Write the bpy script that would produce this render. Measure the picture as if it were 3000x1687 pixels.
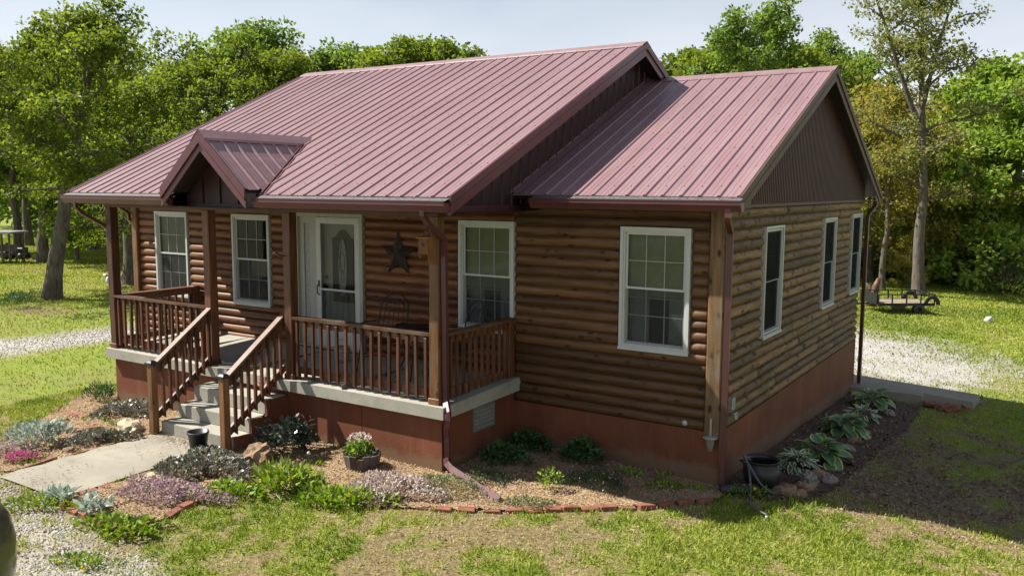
import bpy, math, random
import numpy as np
from mathutils import Vector, Matrix
R=math.radians
random.seed(7)
for o in list(bpy.data.objects): bpy.data.objects.remove(o)
scn=bpy.context.scene; COL=scn.collection
# ------------------------------------------------------------------ camera
CAM=np.array([3.326,-9.775,3.554]); YAW,PIT,ROL,FPX=.572,-.116,.006,2513.5
fw=np.array([-math.sin(YAW)*math.cos(PIT),math.cos(YAW)*math.cos(PIT),math.sin(PIT)])
_rt=np.array([math.cos(YAW),math.sin(YAW),0.]); _up=np.cross(_rt,fw)
rt=math.cos(ROL)*_rt+math.sin(ROL)*_up; up=-math.sin(ROL)*_rt+math.cos(ROL)*_up
cd=bpy.data.cameras.new('camera'); cam=bpy.data.objects.new('camera',cd); COL.objects.link(cam)
cd.sensor_width=36; cd.lens=36*FPX/3000; cd.clip_end=2000; cd.clip_start=.05
cam.matrix_world=Matrix(((rt[0],up[0],-fw[0],CAM[0]),(rt[1],up[1],-fw[1],CAM[1]),(rt[2],up[2],-fw[2],CAM[2]),(0,0,0,1)))
scn.camera=cam
# ------------------------------------------------------------------ sky, sun, exposure
SUN=Vector((.872,.316,-1.)).normalized()
SEL=math.asin(-SUN.z); SAZ=math.atan2(-SUN.x,-SUN.y)   # azimuth of the sun from +Y, clockwise
w=bpy.data.worlds.new('World'); scn.world=w; w.use_nodes=True
nt=w.node_tree; N=nt.nodes; L=nt.links; N.clear()
sky=N.new('ShaderNodeTexSky'); sky.sky_type='NISHITA'; sky.sun_disc=False; sky.sun_elevation=SEL; sky.sun_rotation=SAZ
sky.air_density=1.0; sky.dust_density=.5; sky.ozone_density=1.0; sky.altitude=200
bg=N.new('ShaderNodeBackground'); bg.inputs[1].default_value=.05
# thin high cloud veil: a layer seen more obliquely, hence denser, towards the horizon
tc=N.new('ShaderNodeTexCoord'); mp=N.new('ShaderNodeMapping'); mp.inputs['Scale'].default_value=(1,1,3.2)
no=N.new('ShaderNodeTexNoise'); no.inputs['Scale'].default_value=2.1; no.inputs['Detail'].default_value=6; no.inputs['Roughness'].default_value=.55
rp=N.new('ShaderNodeMapRange'); rp.inputs[1].default_value=.32; rp.inputs[2].default_value=.68; rp.inputs[3].default_value=-.095; rp.inputs[4].default_value=-.165
sx=N.new('ShaderNodeSeparateXYZ'); mz=N.new('ShaderNodeMath'); mz.operation='MAXIMUM'; mz.inputs[1].default_value=.02
dv=N.new('ShaderNodeMath'); dv.operation='DIVIDE'; ex=N.new('ShaderNodeMath'); ex.operation='EXPONENT'; sb=N.new('ShaderNodeMath'); sb.operation='SUBTRACT'; sb.inputs[0].default_value=1
mx=N.new('ShaderNodeMix'); mx.data_type='RGBA'; mx.inputs[7].default_value=(10.4,10.6,11.0,1)
out=N.new('ShaderNodeOutputWorld')
L.new(tc.outputs['Generated'],mp.inputs[0]); L.new(mp.outputs[0],no.inputs['Vector']); L.new(no.outputs['Fac'],rp.inputs[0])
L.new(tc.outputs['Generated'],sx.inputs[0]); L.new(sx.outputs[2],mz.inputs[0]); L.new(rp.outputs[0],dv.inputs[0]); L.new(mz.outputs[0],dv.inputs[1]); L.new(dv.outputs[0],ex.inputs[0]); L.new(ex.outputs[0],sb.inputs[1]); L.new(sb.outputs[0],mx.inputs[0]); L.new(sky.outputs[0],mx.inputs[6]); L.new(mx.outputs[2],bg.inputs[0]); L.new(bg.outputs[0],out.inputs[0])
sl=bpy.data.lights.new('sun','SUN'); sl.energy=5.0; sl.angle=R(.55); sl.color=(1,.955,.87)
so=bpy.data.objects.new('sun',sl); COL.objects.link(so); so.rotation_euler=SUN.to_track_quat('-Z','Y').to_euler(); so.location=(-20,-8,25)
vs=scn.view_settings; vs.view_transform='Standard'; vs.look='None'; vs.exposure=1.05; vs.gamma=1; vs.use_curve_mapping=False
scn.render.engine='CYCLES'; scn.cycles.max_bounces=5; scn.cycles.transparent_max_bounces=8
try: scn.cycles.use_adaptive_sampling=True
except Exception: pass
# ------------------------------------------------------------------ helpers
def tag(o,label=None,cat=None,group=None,kind=None):
    if label: o['label']=label
    if cat: o['category']=cat
    if group: o['group']=group
    if kind: o['kind']=kind
    return o
def empty(name,loc=(0,0,0),parent=None,rz=0,**k):
    o=bpy.data.objects.new(name,None); COL.objects.link(o); o.location=loc; o.rotation_euler[2]=rz; o.empty_display_size=.1
    if parent: o.parent=parent
    return tag(o,**k)
def link(name,me,mats,parent=None,loc=(0,0,0),rz=0,**k):
    o=bpy.data.objects.new(name,me); COL.objects.link(o); o.location=loc; o.rotation_euler[2]=rz
    if parent: o.parent=parent
    if mats is not None and len(me.materials)==0:
        for m in (mats if isinstance(mats,(list,tuple)) else [mats]): me.materials.append(m)
    return tag(o,**k)
def copy_tree(o,parent=None,loc=None,rz=None,scale=None,**k):
    c=o.copy(); COL.objects.link(c)
    if parent: c.parent=parent
    if loc is not None: c.location=loc
    if rz is not None: c.rotation_euler[2]=rz
    if scale is not None: c.scale=scale if isinstance(scale,(tuple,list)) else (scale,)*3
    for ch in list(o.children):
        d=ch.copy(); COL.objects.link(d); d.parent=c
        for g in list(ch.children):
            e=g.copy(); COL.objects.link(e); e.parent=d
    return tag(c,**k)
class MB:
    def __init__(s): s.v=[];s.f=[];s.m=[];s.sm=[]
    def add(s,vs,fs,mi=0,smooth=False):
        b=len(s.v); s.v+= [tuple(map(float,p)) for p in vs]
        for f in fs: s.f.append([b+i for i in f]); s.m.append(mi); s.sm.append(smooth)
        return s
    def box(s,a,b,mi=0,bev=0):
        x0,y0,z0=[min(p,q) for p,q in zip(a,b)]; x1,y1,z1=[max(p,q) for p,q in zip(a,b)]
        if bev<=0:
            return s.add([(x0,y0,z0),(x1,y0,z0),(x1,y1,z0),(x0,y1,z0),(x0,y0,z1),(x1,y0,z1),(x1,y1,z1),(x0,y1,z1)],
              [(0,3,2,1),(4,5,6,7),(0,1,5,4),(1,2,6,5),(2,3,7,6),(3,0,4,7)],mi)
        # chamfered box: 24 verts
        e=min(bev,(x1-x0)*.45,(y1-y0)*.45,(z1-z0)*.45); V=[];idx={}
        for sx in(0,1):
            for sy in(0,1):
                for sz in(0,1):
                    X=(x0,x1)[sx];Y=(y0,y1)[sy];Z=(z0,z1)[sz]; dx=e*(1-2*sx);dy=e*(1-2*sy);dz=e*(1-2*sz)
                    idx[sx,sy,sz]=len(V); V+=[(X,Y+dy,Z+dz),(X+dx,Y,Z+dz),(X+dx,Y+dy,Z)]
        I=lambda sx,sy,sz,k: idx[sx,sy,sz]+k
        F=[]
        F+=[[I(0,0,0,0),I(0,0,1,0),I(0,1,1,0),I(0,1,0,0)],[I(1,0,0,0),I(1,1,0,0),I(1,1,1,0),I(1,0,1,0)]]
        F+=[[I(0,0,0,1),I(1,0,0,1),I(1,0,1,1),I(0,0,1,1)],[I(0,1,0,1),I(0,1,1,1),I(1,1,1,1),I(1,1,0,1)]]
        F+=[[I(0,0,0,2),I(0,1,0,2),I(1,1,0,2),I(1,0,0,2)],[I(0,0,1,2),I(1,0,1,2),I(1,1,1,2),I(0,1,1,2)]]
        for t in(0,1):
            for q in(0,1):
                F.append([I(0,t,q,1),I(0,t,q,2),I(1,t,q,2),I(1,t,q,1)] if t!=q else [I(0,t,q,2),I(0,t,q,1),I(1,t,q,1),I(1,t,q,2)])
                F.append([I(t,0,q,0),I(t,0,q,2),I(t,1,q,2),I(t,1,q,0)] if t==q else [I(t,0,q,2),I(t,0,q,0),I(t,1,q,0),I(t,1,q,2)])
                F.append([I(t,q,0,0),I(t,q,0,1),I(t,q,1,1),I(t,q,1,0)] if t!=q else [I(t,q,0,1),I(t,q,0,0),I(t,q,1,0),I(t,q,1,1)])
        for sx in(0,1):
            for sy in(0,1):
                for sz in(0,1):
                    a=idx[sx,sy,sz]; F.append([a,a+1,a+2] if (sx+sy+sz)%2==0 else [a+2,a+1,a])
        return s.add(V,F,mi)
    def quad(s,a,b,c,d,mi=0): return s.add([a,b,c,d],[(0,1,2,3)],mi)
    def bar(s,a,b,w,h,upv=(0,0,1),mi=0):
        a=Vector(a);b=Vector(b);d=(b-a).normalized();u=Vector(upv);sd=d.cross(u).normalized();u=sd.cross(d).normalized()
        V=[]
        for p in(a,b):
            for i,j in((-1,-1),(1,-1),(1,1),(-1,1)): V.append(p+sd*(w/2*i)+u*(h/2*j))
        return s.add(V,[(0,1,2,3),(7,6,5,4),(0,4,5,1),(1,5,6,2),(2,6,7,3),(3,7,4,0)],mi)
    def tube(s,path,r,n=8,mi=0,cap=True,smooth=True,flat=1.):
        P=[Vector(p) for p in path]; m=len(P); rr=r if hasattr(r,'__len__') else [r]*m
        V=[];u=None
        for i,p in enumerate(P):
            d=(P[min(i+1,m-1)]-P[max(i-1,0)]).normalized()
            if u is None: u=Vector((0,0,1)) if abs(d.z)<.9 else Vector((1,0,0))
            u=(u-d*u.dot(d)).normalized(); q=d.cross(u)
            for k in range(n):
                a=2*math.pi*(k+.5)/n; V.append(p+(u*math.cos(a)+q*math.sin(a)*flat)*rr[i])
        F=[]
        for i in range(m-1):
            for k in range(n):
                k2=(k+1)%n; F.append((i*n+k,i*n+k2,(i+1)*n+k2,(i+1)*n+k))
        s.add(V,F,mi,smooth)
        if cap:
            b=len(s.v)-len(V)
            s.f.append([b+k for k in range(n)][::-1]);s.m.append(mi);s.sm.append(False)
            s.f.append([b+(m-1)*n+k for k in range(n)]);s.m.append(mi);s.sm.append(False)
        return s
    def lathe(s,prof,n=20,c=(0,0,0),mi=0,smooth=True,sx=1,sy=1):
        V=[];m=len(prof)
        for r,z in prof:
            for k in range(n):
                a=2*math.pi*k/n; V.append((c[0]+r*math.cos(a)*sx,c[1]+r*math.sin(a)*sy,c[2]+z))
        F=[(i*n+k,i*n+(k+1)%n,(i+1)*n+(k+1)%n,(i+1)*n+k) for i in range(m-1) for k in range(n)]
        return s.add(V,F,mi,smooth)
    def prism(s,poly,vec,mi=0):
        n=len(poly); v=Vector(vec); V=[Vector(p) for p in poly]; V+= [p+v for p in V]
        return s.add(V,[list(range(n))[::-1],list(range(n,2*n))]+[(i,(i+1)%n,n+(i+1)%n,n+i) for i in range(n)],mi)
    def ico(s,c,r,jit=.15,seed=0,sq=(1,1,1),mi=0,sub=1):
        rr=random.Random(seed); t=(1+5**.5)/2
        V=[Vector(p).normalized() for p in((-1,t,0),(1,t,0),(-1,-t,0),(1,-t,0),(0,-1,t),(0,1,t),(0,-1,-t),(0,1,-t),(t,0,-1),(t,0,1),(-t,0,-1),(-t,0,1))]
        F=[(0,11,5),(0,5,1),(0,1,7),(0,7,10),(0,10,11),(1,5,9),(5,11,4),(11,10,2),(10,7,6),(7,1,8),(3,9,4),(3,4,2),(3,2,6),(3,6,8),(3,8,9),(4,9,5),(2,4,11),(6,2,10),(8,6,7),(9,8,1)]
        for _ in range(sub):
            ca={};NF=[]
            def mid(a,b):
                k=(min(a,b),max(a,b))
                if k not in ca: ca[k]=len(V); V.append(((V[a]+V[b])/2).normalized())
                return ca[k]
            for a,b,d in F:
                x,y,z=mid(a,b),mid(b,d),mid(d,a); NF+=[(a,x,z),(b,y,x),(d,z,y),(x,y,z)]
            F=NF
        W=[]
        for p in V:
            k=r*(1+rr.uniform(-jit,jit)); W.append((c[0]+p.x*k*sq[0],c[1]+p.y*k*sq[1],c[2]+p.z*k*sq[2]))
        return s.add(W,F,mi)
    def mesh(s,name='m'):
        me=bpy.data.meshes.new(name); me.from_pydata(s.v,[],s.f)
        me.polygons.foreach_set('material_index',s.m); me.polygons.foreach_set('use_smooth',s.sm); me.update(); return me
    def build(s,name,mats,parent=None,**k): return link(name,s.mesh(name),mats,parent,**k)
def np_mesh(name,V,F,attr=None,smooth=False,mi=None):
    V=np.asarray(V,np.float32);F=np.asarray(F,np.int32); k=F.shape[1]
    me=bpy.data.meshes.new(name); me.vertices.add(len(V)); me.vertices.foreach_set('co',V.ravel())
    me.loops.add(F.size); me.loops.foreach_set('vertex_index',F.ravel())
    me.polygons.add(len(F)); me.polygons.foreach_set('loop_start',np.arange(0,F.size,k,dtype=np.int32))
    try: me.polygons.foreach_set('loop_total',np.full(len(F),k,np.int32))
    except Exception: pass
    if smooth: me.polygons.foreach_set('use_smooth',np.ones(len(F),bool))
    if mi is not None: me.polygons.foreach_set('material_index',np.asarray(mi,np.int32))
    for n,a in (attr or {}).items():
        at=me.attributes.new(n,'FLOAT','POINT'); at.data.foreach_set('value',np.asarray(a,np.float32))
    me.update(calc_edges=True); return me
def ray(u,v): return fw*FPX+rt*(u*1.1646-1500)-up*(v*1.1646-843.5)
# value noise
def _h(i,j,s):
    n=(i*374761393+j*668265263+s*1442695041)&0x7fffffff; n=((n^(n>>13))*1274126177)&0x7fffffff; return ((n^(n>>16))&0xffff)/65535.
def vn(x,y,sc,seed=0):
    x=np.asarray(x,float)*sc;y=np.asarray(y,float)*sc;i=np.floor(x).astype(np.int64);j=np.floor(y).astype(np.int64);a=x-i;b=y-j
    a=a*a*(3-2*a);b=b*b*(3-2*b)
    return (_h(i,j,seed)*(1-a)+_h(i+1,j,seed)*a)*(1-b)+(_h(i,j+1,seed)*(1-a)+_h(i+1,j+1,seed)*a)*b
def fbm(x,y,sc,seed=0,o=4):
    t=0;A=.5
    for k in range(o): t=t+A*vn(x,y,sc*2**k,seed+k*17);A*=.5
    return t/(1-.5**o)
# terrain height
GX=[-400,-60,-30,-14,-9.6,-7,-5,-2.9,0,1.2,6,30,400]; GZ=[-.3,-.3,-.25,-.1,0,.085,.085,.05,-.03,-.1,-.35,-.7,-1.]
def g(x,y):
    x=np.asarray(x,float);y=np.asarray(y,float)
    b=np.interp(x,GX,GZ); k=np.clip((x+13)/8,0.12,1)
    yy=np.interp(y,[-20,-3,0,8,14,30,80,400],[-.35,0,0,-.36,-.55,-.75,-.9,-1.4])
    return b+yy*k
def at(u,v,dz=0):     # ground point seen in the photograph's direction (u,v)
    q=ray(u,v); z=0.
    for _ in range(12):
        p=CAM+q*((z-CAM[2])/q[2]); z=float(g(p[0],p[1]))+dz
    return (float(p[0]),float(p[1]),z)
def far(u,depth,z=None):
    p=CAM+(np.array([-math.sin(YAW),math.cos(YAW),0])+_rt*((u*1.1646-1500)/FPX))*depth
    return (float(p[0]),float(p[1]),float(g(p[0],p[1])) if z is None else z)
# ------------------------------------------------------------------ materials
def nmat(name,build,**k):
    m=bpy.data.materials.new(name); m.use_nodes=True; t=m.node_tree; t.nodes.clear()
    o=t.nodes.new('ShaderNodeOutputMaterial'); p=t.nodes.new('ShaderNodeBsdfPrincipled'); t.links.new(p.outputs[0],o.inputs[0])
    build(t,p,o); return m
def nd(t,ty,**k):
    n=t.nodes.new('ShaderNode'+ty)
    for a,b in k.items():
        if a in n.inputs.keys(): n.inputs[a].default_value=b
        else: setattr(n,a,b)
    return n
def ramp(t,fac,cols):
    r=nd(t,'ValToRGB'); e=r.color_ramp.elements
    while len(e)<len(cols): e.new(.5)
    for q,(p,c) in zip(e,cols): q.position=p; q.color=(*c,1)
    t.links.new(fac,r.inputs[0]); return r.outputs[0]
def mixc(t,a,b,fac,mode='MIX'):
    m=nd(t,'Mix',data_type='RGBA',blend_type=mode)
    for s,v in((0,fac),(6,a),(7,b)):
        if isinstance(v,(int,float)): m.inputs[s].default_value=v
        elif isinstance(v,(tuple,list)): m.inputs[s].default_value=(*v,1)
        else: t.links.new(v,m.inputs[s])
    return m.outputs[2]
def noise(t,vec,scale,detail=4,rough=.55,dist=0):
    n=nd(t,'TexNoise',Scale=scale,Detail=detail,Roughness=rough,Distortion=dist)
    if vec is not None: t.links.new(vec,n.inputs['Vector'])
    return n.outputs['Fac']
def coords(t,scale=(1,1,1),rnd=False):
    c=nd(t,'TexCoord'); m=nd(t,'Mapping'); m.inputs['Scale'].default_value=scale
    if rnd:
        oi=nd(t,'ObjectInfo'); mu=nd(t,'VectorMath',operation='MULTIPLY_ADD'); mu.inputs[1].default_value=(37,53,71)
        t.links.new(oi.outputs['Random'],mu.inputs[0]); t.links.new(c.outputs['Object'],mu.inputs[2]); t.links.new(mu.outputs[0],m.inputs[0])
    else: t.links.new(c.outputs['Object'],m.inputs[0])
    return m.outputs[0]
def bump(t,p,h,strength=.3,dist=.01):
    b=nd(t,'Bump',Strength=strength,Distance=dist); t.links.new(h,b.inputs['Height']); t.links.new(b.outputs[0],p.inputs['Normal'])
def P(p,rough=.6,metal=0,spec=.4): p.inputs['Roughness'].default_value=rough; p.inputs['Metallic'].default_value=metal; p.inputs['Specular IOR Level'].default_value=spec
KA=.80
def alb(c): return tuple(x*KA for x in c)
def simple(name,col,rough=.6,var=.25,scale=8,metal=0,spec=.4,bmp=.15,stretch=(1,1,1),bd=.004):
    col=alb(col)
    def b(t,p,o):
        v=coords(t,stretch,True); n=noise(t,v,scale,5)
        c=ramp(t,n,[(.3,tuple(x*(1-var) for x in col)),(.7,tuple(min(1,x*(1+var)) for x in col))])
        t.links.new(c,p.inputs['Base Color']); P(p,rough,metal,spec)
        if bmp: bump(t,p,noise(t,v,scale*4,4),bmp,bd)
    return nmat(name,b)
def wood(name,dark,light,axis='x',knots=1.,rough=.6,grey=0.,spec=.35):
    dark=alb(dark); light=alb(light)
    def b(t,p,o):
        st={'x':(1.2,14,14),'y':(14,1.2,14),'z':(14,14,1.2)}[axis]
        v=coords(t,st,True); n=noise(t,v,1.6,6,.6,.4)
        c=ramp(t,n,[(.28,dark),(.72,light)])
        oi=nd(t,'ObjectInfo'); hv=nd(t,'HueSaturation'); mr=nd(t,'MapRange'); mr.inputs[3].default_value=.62; mr.inputs[4].default_value=1.38
        t.links.new(oi.outputs['Random'],mr.inputs[0]); t.links.new(mr.outputs[0],hv.inputs['Value']); t.links.new(c,hv.inputs['Color']); c=hv.outputs[0]
        st2={'x':(5,9,9),'y':(9,5,9),'z':(9,9,5)}[axis]
        v2=coords(t,st2,True); vo=nd(t,'TexVoronoi',Scale=1.0); t.links.new(v2,vo.inputs['Vector'])
        kw=.05*max(0,knots-.8); k=ramp(t,vo.outputs['Distance'],[(.12+kw,(1,1,1)),(.25+2*kw,(0,0,0))])
        vo2=nd(t,'TexNoise',Scale=.7); t.links.new(v2,vo2.inputs['Vector'])
        gate=ramp(t,vo2.outputs['Fac'],[(.52-.07*knots,(0,0,0)),(.58-.06*knots,(1,1,1))])
        kk=mixc(t,k,gate,1.,'MULTIPLY'); kf=mixc(t,kk,(min(1,knots*.85),)*3,1.,'MULTIPLY')
        c=mixc(t,c,tuple(x*.22 for x in dark),kf)
        if grey: 
            n3=noise(t,coords(t,(1.5,1.5,1.5),True),2.2,4); gf=ramp(t,n3,[(.45,(0,0,0)),(.75,(grey,)*3)]); c=mixc(t,c,(.20,.19,.165),gf)
        t.links.new(c,p.inputs['Base Color']); P(p,rough,0,spec); bump(t,p,n,.35,.006)
    return nmat(name,b)
MT={}
MT['log_red']=wood('log_stain_red',(.082,.028,.011),(.290,.116,.041),'x',.9,.5)
MT['log_brown']=wood('log_stain_brown',(.074,.034,.015),(.220,.110,.047),'x',1.0,.55)
MT['log_tan']=wood('log_stain_tan',(.135,.088,.042),(.33,.225,.105),'y',1.25,.65,.55)
MT['post']=wood('post_cedar',(.105,.046,.017),(.30,.140,.050),'z',.9,.55,.2); MT['corner']=wood('corner_post_weathered',(.088,.047,.021),(.24,.138,.064),'z',1.5,.65,.4)
MT['post_dark']=wood('post_stain',(.062,.024,.012),(.185,.072,.032),'z',.5,.5)
MT['rail_x']=wood('rail_stain_x',(.07,.030,.015),(.21,.095,.048),'x',.4,.5,.35)
MT['rail_y']=wood('rail_stain_y',(.07,.030,.015),(.21,.095,.048),'y',.4,.5,.35)
MT['cedar']=wood('cedar_box',(.19,.068,.018),(.36,.145,.042),'z',.4,.6)
def roof_b(col,chalk):
    def b(t,p,o):
        v=coords(t,(1,1,1)); n=noise(t,v,.8,5); n2=noise(t,coords(t,(7,.7,.7)),1.0,5,.65)
        c=ramp(t,n,[(.3,tuple(x*.92 for x in col)),(.72,tuple(min(1,x*1.08) for x in col))])
        c=mixc(t,c,chalk,ramp(t,n2,[(.42,(0,0,0)),(.80,(.50,)*3)]))
        n3=noise(t,v,60,3); c=mixc(t,c,tuple(x*.55 for x in col),ramp(t,n3,[(.70,(0,0,0)),(.80,(.35,)*3)]))
        t.links.new(c,p.inputs['Base Color']); P(p,.42,0,.45); bump(t,p,noise(t,coords(t,(.5,1.6,1.6)),1.3,3),.30,.03)
    return b
MT['roof']=nmat('roof_metal',roof_b((.232,.132,.139),(.32,.235,.237)))
MT['trim_red']=simple('trim_metal_red',(.115,.036,.040),.4,.15,3,spec=.5,bmp=.05)
MT['gutter']=simple('gutter_red',(.12,.036,.04),.38,.15,3,spec=.5,bmp=.05)
MT['spout']=simple('spout_red',(.11,.034,.038),.38,.15,4,spec=.5,bmp=.05)
MT['guard']=simple('gutter_guard',(.115,.112,.108),.6,.5,25,bmp=.4)
MT['siding']=simple('siding_brown',(.056,.025,.026),.5,.15,3)
MT['rake_tan']=simple('rake_trim_brown',(.105,.058,.038),.6,.2,3)
MT['gable']=simple('gable_siding_brown',(.080,.033,.030),.6,.15,3)
MT['soffit']=simple('soffit_dark',(.055,.036,.032),.6,.15,3)
def found_b(t,p,o):
    v=coords(t); n=noise(t,v,1.3,5); n2=noise(t,coords(t,(2.6,2.6,.3)),1.6,6,.75); n3=noise(t,v,28,3)
    c=ramp(t,n,[(.3,(.12,.038,.018)),(.7,(.18,.058,.028))])
    c=mixc(t,c,(.24,.125,.07),ramp(t,n2,[(.52,(0,0,0)),(.85,(.5,)*3)]))
    sx=nd(t,'SeparateXYZ'); t.links.new(v,sx.inputs[0]); my=nd(t,'Math',operation='MAXIMUM'); my.inputs[1].default_value=0; t.links.new(sx.outputs[1],my.inputs[0])
    zc=nd(t,'Math',operation='MULTIPLY_ADD'); zc.inputs[1].default_value=.05; t.links.new(my.outputs[0],zc.inputs[0]); t.links.new(sx.outputs[2],zc.inputs[2])
    zn=nd(t,'Math',operation='MULTIPLY_ADD'); zn.inputs[1].default_value=-.34; t.links.new(noise(t,v,6,5,.7),zn.inputs[0]); t.links.new(zc.outputs[0],zn.inputs[2])
    c=mixc(t,c,(.16,.105,.062),ramp(t,zn.outputs[0],[(.0,(.75,)*3),(.10,(0,0,0))]))   # mud splashed up from the beds
    c=mixc(t,c,(.07,.025,.018),ramp(t,n3,[(.69,(0,0,0)),(.76,(.8,)*3)]))
    t.links.new(c,p.inputs['Base Color']); P(p,.7,0,.3); bump(t,p,n3,.35,.008)
MT['found']=nmat('foundation_paint',found_b)
def conc_b(base):
    base=alb(base)
    def b(t,p,o):
        v=coords(t); n=noise(t,v,1.1,6,.6); n2=noise(t,v,30,3); n3=noise(t,v,5,4)
        c=ramp(t,n,[(.3,tuple(x*.8 for x in base)),(.7,tuple(x*1.1 for x in base))])
        c=mixc(t,c,tuple(x*.6 for x in base),ramp(t,n3,[(.50,(0,0,0)),(.75,(.6,)*3)]))
        c=mixc(t,c,(.12,.11,.09),ramp(t,n2,[(.66,(0,0,0)),(.78,(.45,)*3)]))
        t.links.new(c,p.inputs['Base Color']); P(p,.85,0,.25); bump(t,p,n2,.25,.006)
    return nmat('concrete',b)
MT['conc']=conc_b((.37,.335,.265)); MT['conc_porch']=conc_b((.44,.415,.345)); MT['conc_grey']=conc_b((.40,.385,.345)); MT['conc_old']=conc_b((.24,.225,.19))
MT['white']=simple('white_vinyl',(.60,.61,.59),.45,.05,6,bmp=.03)
MT['cream']=simple('cream_paint',(.44,.425,.34),.45,.06,6,bmp=.03)
MT['muntin']=simple('muntin_white',(.36,.37,.36),.5,.05,6,bmp=0)
MT['screen']=simple('insect_screen',(.05,.055,.058),.6,.2,200,bmp=0)
MT['room']=simple('room_dark',(.035,.034,.032),.9,.2,3,bmp=0)
MT['blind']=simple('mini_blind',(.42,.42,.28),.6,.08,10,bmp=0)
MT['curtain']=simple('lace_curtain',(.36,.37,.38),.8,.15,30,bmp=0)
MT['amber']=simple('lamp_shade_cloth',(.50,.45,.20),.8,.1,5,bmp=0)
MT['doordark']=wood('door_panel_dark',(.028,.016,.012),(.06,.034,.024),'z',.1,.4)
MT['leaded']=simple('leaded_glass',(.36,.37,.36),.25,.45,42,spec=.6,bmp=.5,bd=.01)
MT['lead']=simple('lead_came',(.10,.10,.10),.4,.1,5,bmp=0,metal=.6)
MT['black']=simple('black_iron',(.016,.016,.017),.5,.3,9,spec=.4)
MT['bronze']=simple('post_cap_metal',(.05,.05,.055),.35,.2,6,metal=.5)
MT['star']=simple('star_rust',(.026,.014,.010),.6,.3,6)
MT['plastic']=simple('black_plastic',(.022,.026,.032),.42,.15,6,spec=.5,bmp=.05)
MT['cauldron']=simple('cast_iron',(.020,.020,.021),.42,.35,7,spec=.5)
MT['hose']=simple('hose_grey',(.085,.09,.10),.45,.15,9)
MT['pipe']=simple('drain_pipe',(.035,.034,.036),.5,.2,9)
MT['yellow']=simple('yellow_cap',(.75,.55,.03),.5,.1,9,bmp=0)
MT['terra']=simple('terracotta',(.36,.13,.07),.8,.2,7)
MT['galv']=simple('galvanized',(.42,.43,.42),.45,.25,14,metal=.4)
MT['brick']=simple('brick_red',(.28,.105,.065),.85,.32,9,bmp=.5,bd=.008)
MT['rock']=simple('field_rock',(.30,.19,.11),.85,.45,5,bmp=.7,bd=.02)
MT['rock_pale']=simple('pale_rock',(.50,.42,.28),.85,.3,5,bmp=.7,bd=.02)
MT['rock_grey']=simple('grey_rock',(.27,.24,.20),.85,.4,6,bmp=.7,bd=.02)
MT['barrel']=wood('barrel_weathered',(.055,.038,.028),(.15,.11,.085),'z',.4,.85,.5)
MT['soil']=simple('soil',(.060,.042,.028),.95,.35,20,bmp=.6,bd=.01)
MT['bark']=None
def bark_b(c0,c1):
    def b(t,p,o):
        v=coords(t,(7,7,1.6),True); n=noise(t,v,1.5,6,.65,.5); n2=noise(t,coords(t,(1,1,1),True),1.4,4)
        c=ramp(t,n,[(.32,c0),(.68,c1)]); c=mixc(t,c,(.20,.20,.165),ramp(t,n2,[(.5,(0,0,0)),(.78,(.5,)*3)]))
        t.links.new(c,p.inputs['Base Color']); P(p,.9,0,.2); bump(t,p,n,.9,.05)
    return b
MT['bark']=nmat('bark_grey',bark_b((.048,.038,.030),(.17,.14,.112)))
MT['twig']=simple('bare_twig',(.17,.14,.115),.9,.3,4,bmp=0)
def glass_b(t,p,o):
    t.nodes.remove(p)
    tr=nd(t,'BsdfTransparent'); tr.inputs[0].default_value=(.72,.76,.74,1); gl=nd(t,'BsdfGlossy',Roughness=.04); fr=nd(t,'Fresnel',IOR=1.5)
    mr=nd(t,'Math',operation='MULTIPLY_ADD'); mr.inputs[1].default_value=.62; mr.inputs[2].default_value=.0
    m=nd(t,'MixShader'); t.links.new(fr.outputs[0],mr.inputs[0]); t.links.new(mr.outputs[0],m.inputs[0]); t.links.new(tr.outputs[0],m.inputs[1]); t.links.new(gl.outputs[0],m.inputs[2]); t.links.new(m.outputs[0],o.inputs[0])
MT['glass']=nmat('window_glass',glass_b)
def mesh_b(t,p,o):   # woven insect screen: half see-through
    p.inputs['Base Color'].default_value=(.018,.019,.020,1); P(p,.95,0,.03)
    tr=nd(t,'BsdfTransparent'); m=nd(t,'MixShader'); m.inputs[0].default_value=.78
    t.links.new(tr.outputs[0],m.inputs[1]); t.links.new(p.outputs[0],m.inputs[2]); t.links.new(m.outputs[0],o.inputs[0])
MT['mesh']=nmat('woven_screen',mesh_b)
def mesh2_b(t,p,o):
    p.inputs['Base Color'].default_value=(.085,.088,.085,1); P(p,.95,0,.03)
    tr=nd(t,'BsdfTransparent'); m=nd(t,'MixShader'); m.inputs[0].default_value=.36
    t.links.new(tr.outputs[0],m.inputs[1]); t.links.new(p.outputs[0],m.inputs[2]); t.links.new(m.outputs[0],o.inputs[0])
MT['mesh2']=nmat('grey_woven_screen',mesh2_b)
def leaf(name,cols,trans=.48,rough=.6,spec=.15):
    def b(t,p,o):
        a=nd(t,'Attribute',attribute_name='rnd'); c=ramp(t,a.outputs['Fac'],[(i/(len(cols)-1),x) for i,x in enumerate(cols)])
        t.links.new(c,p.inputs['Base Color']); P(p,rough,0,spec)
        tl=nd(t,'BsdfTranslucent'); hs=nd(t,'HueSaturation',Saturation=1.1,Value=1.25); t.links.new(c,hs.inputs['Color']); t.links.new(hs.outputs[0],tl.inputs[0])
        m=nd(t,'MixShader'); m.inputs[0].default_value=trans; t.links.new(p.outputs[0],m.inputs[1]); t.links.new(tl.outputs[0],m.inputs[2]); t.links.new(m.outputs[0],o.inputs[0])
    return nmat(name,b)
MT['leaf_oak']=leaf('leaf_oak',[(.065,.105,.016),(.165,.215,.03),(.30,.335,.065)])
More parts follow.
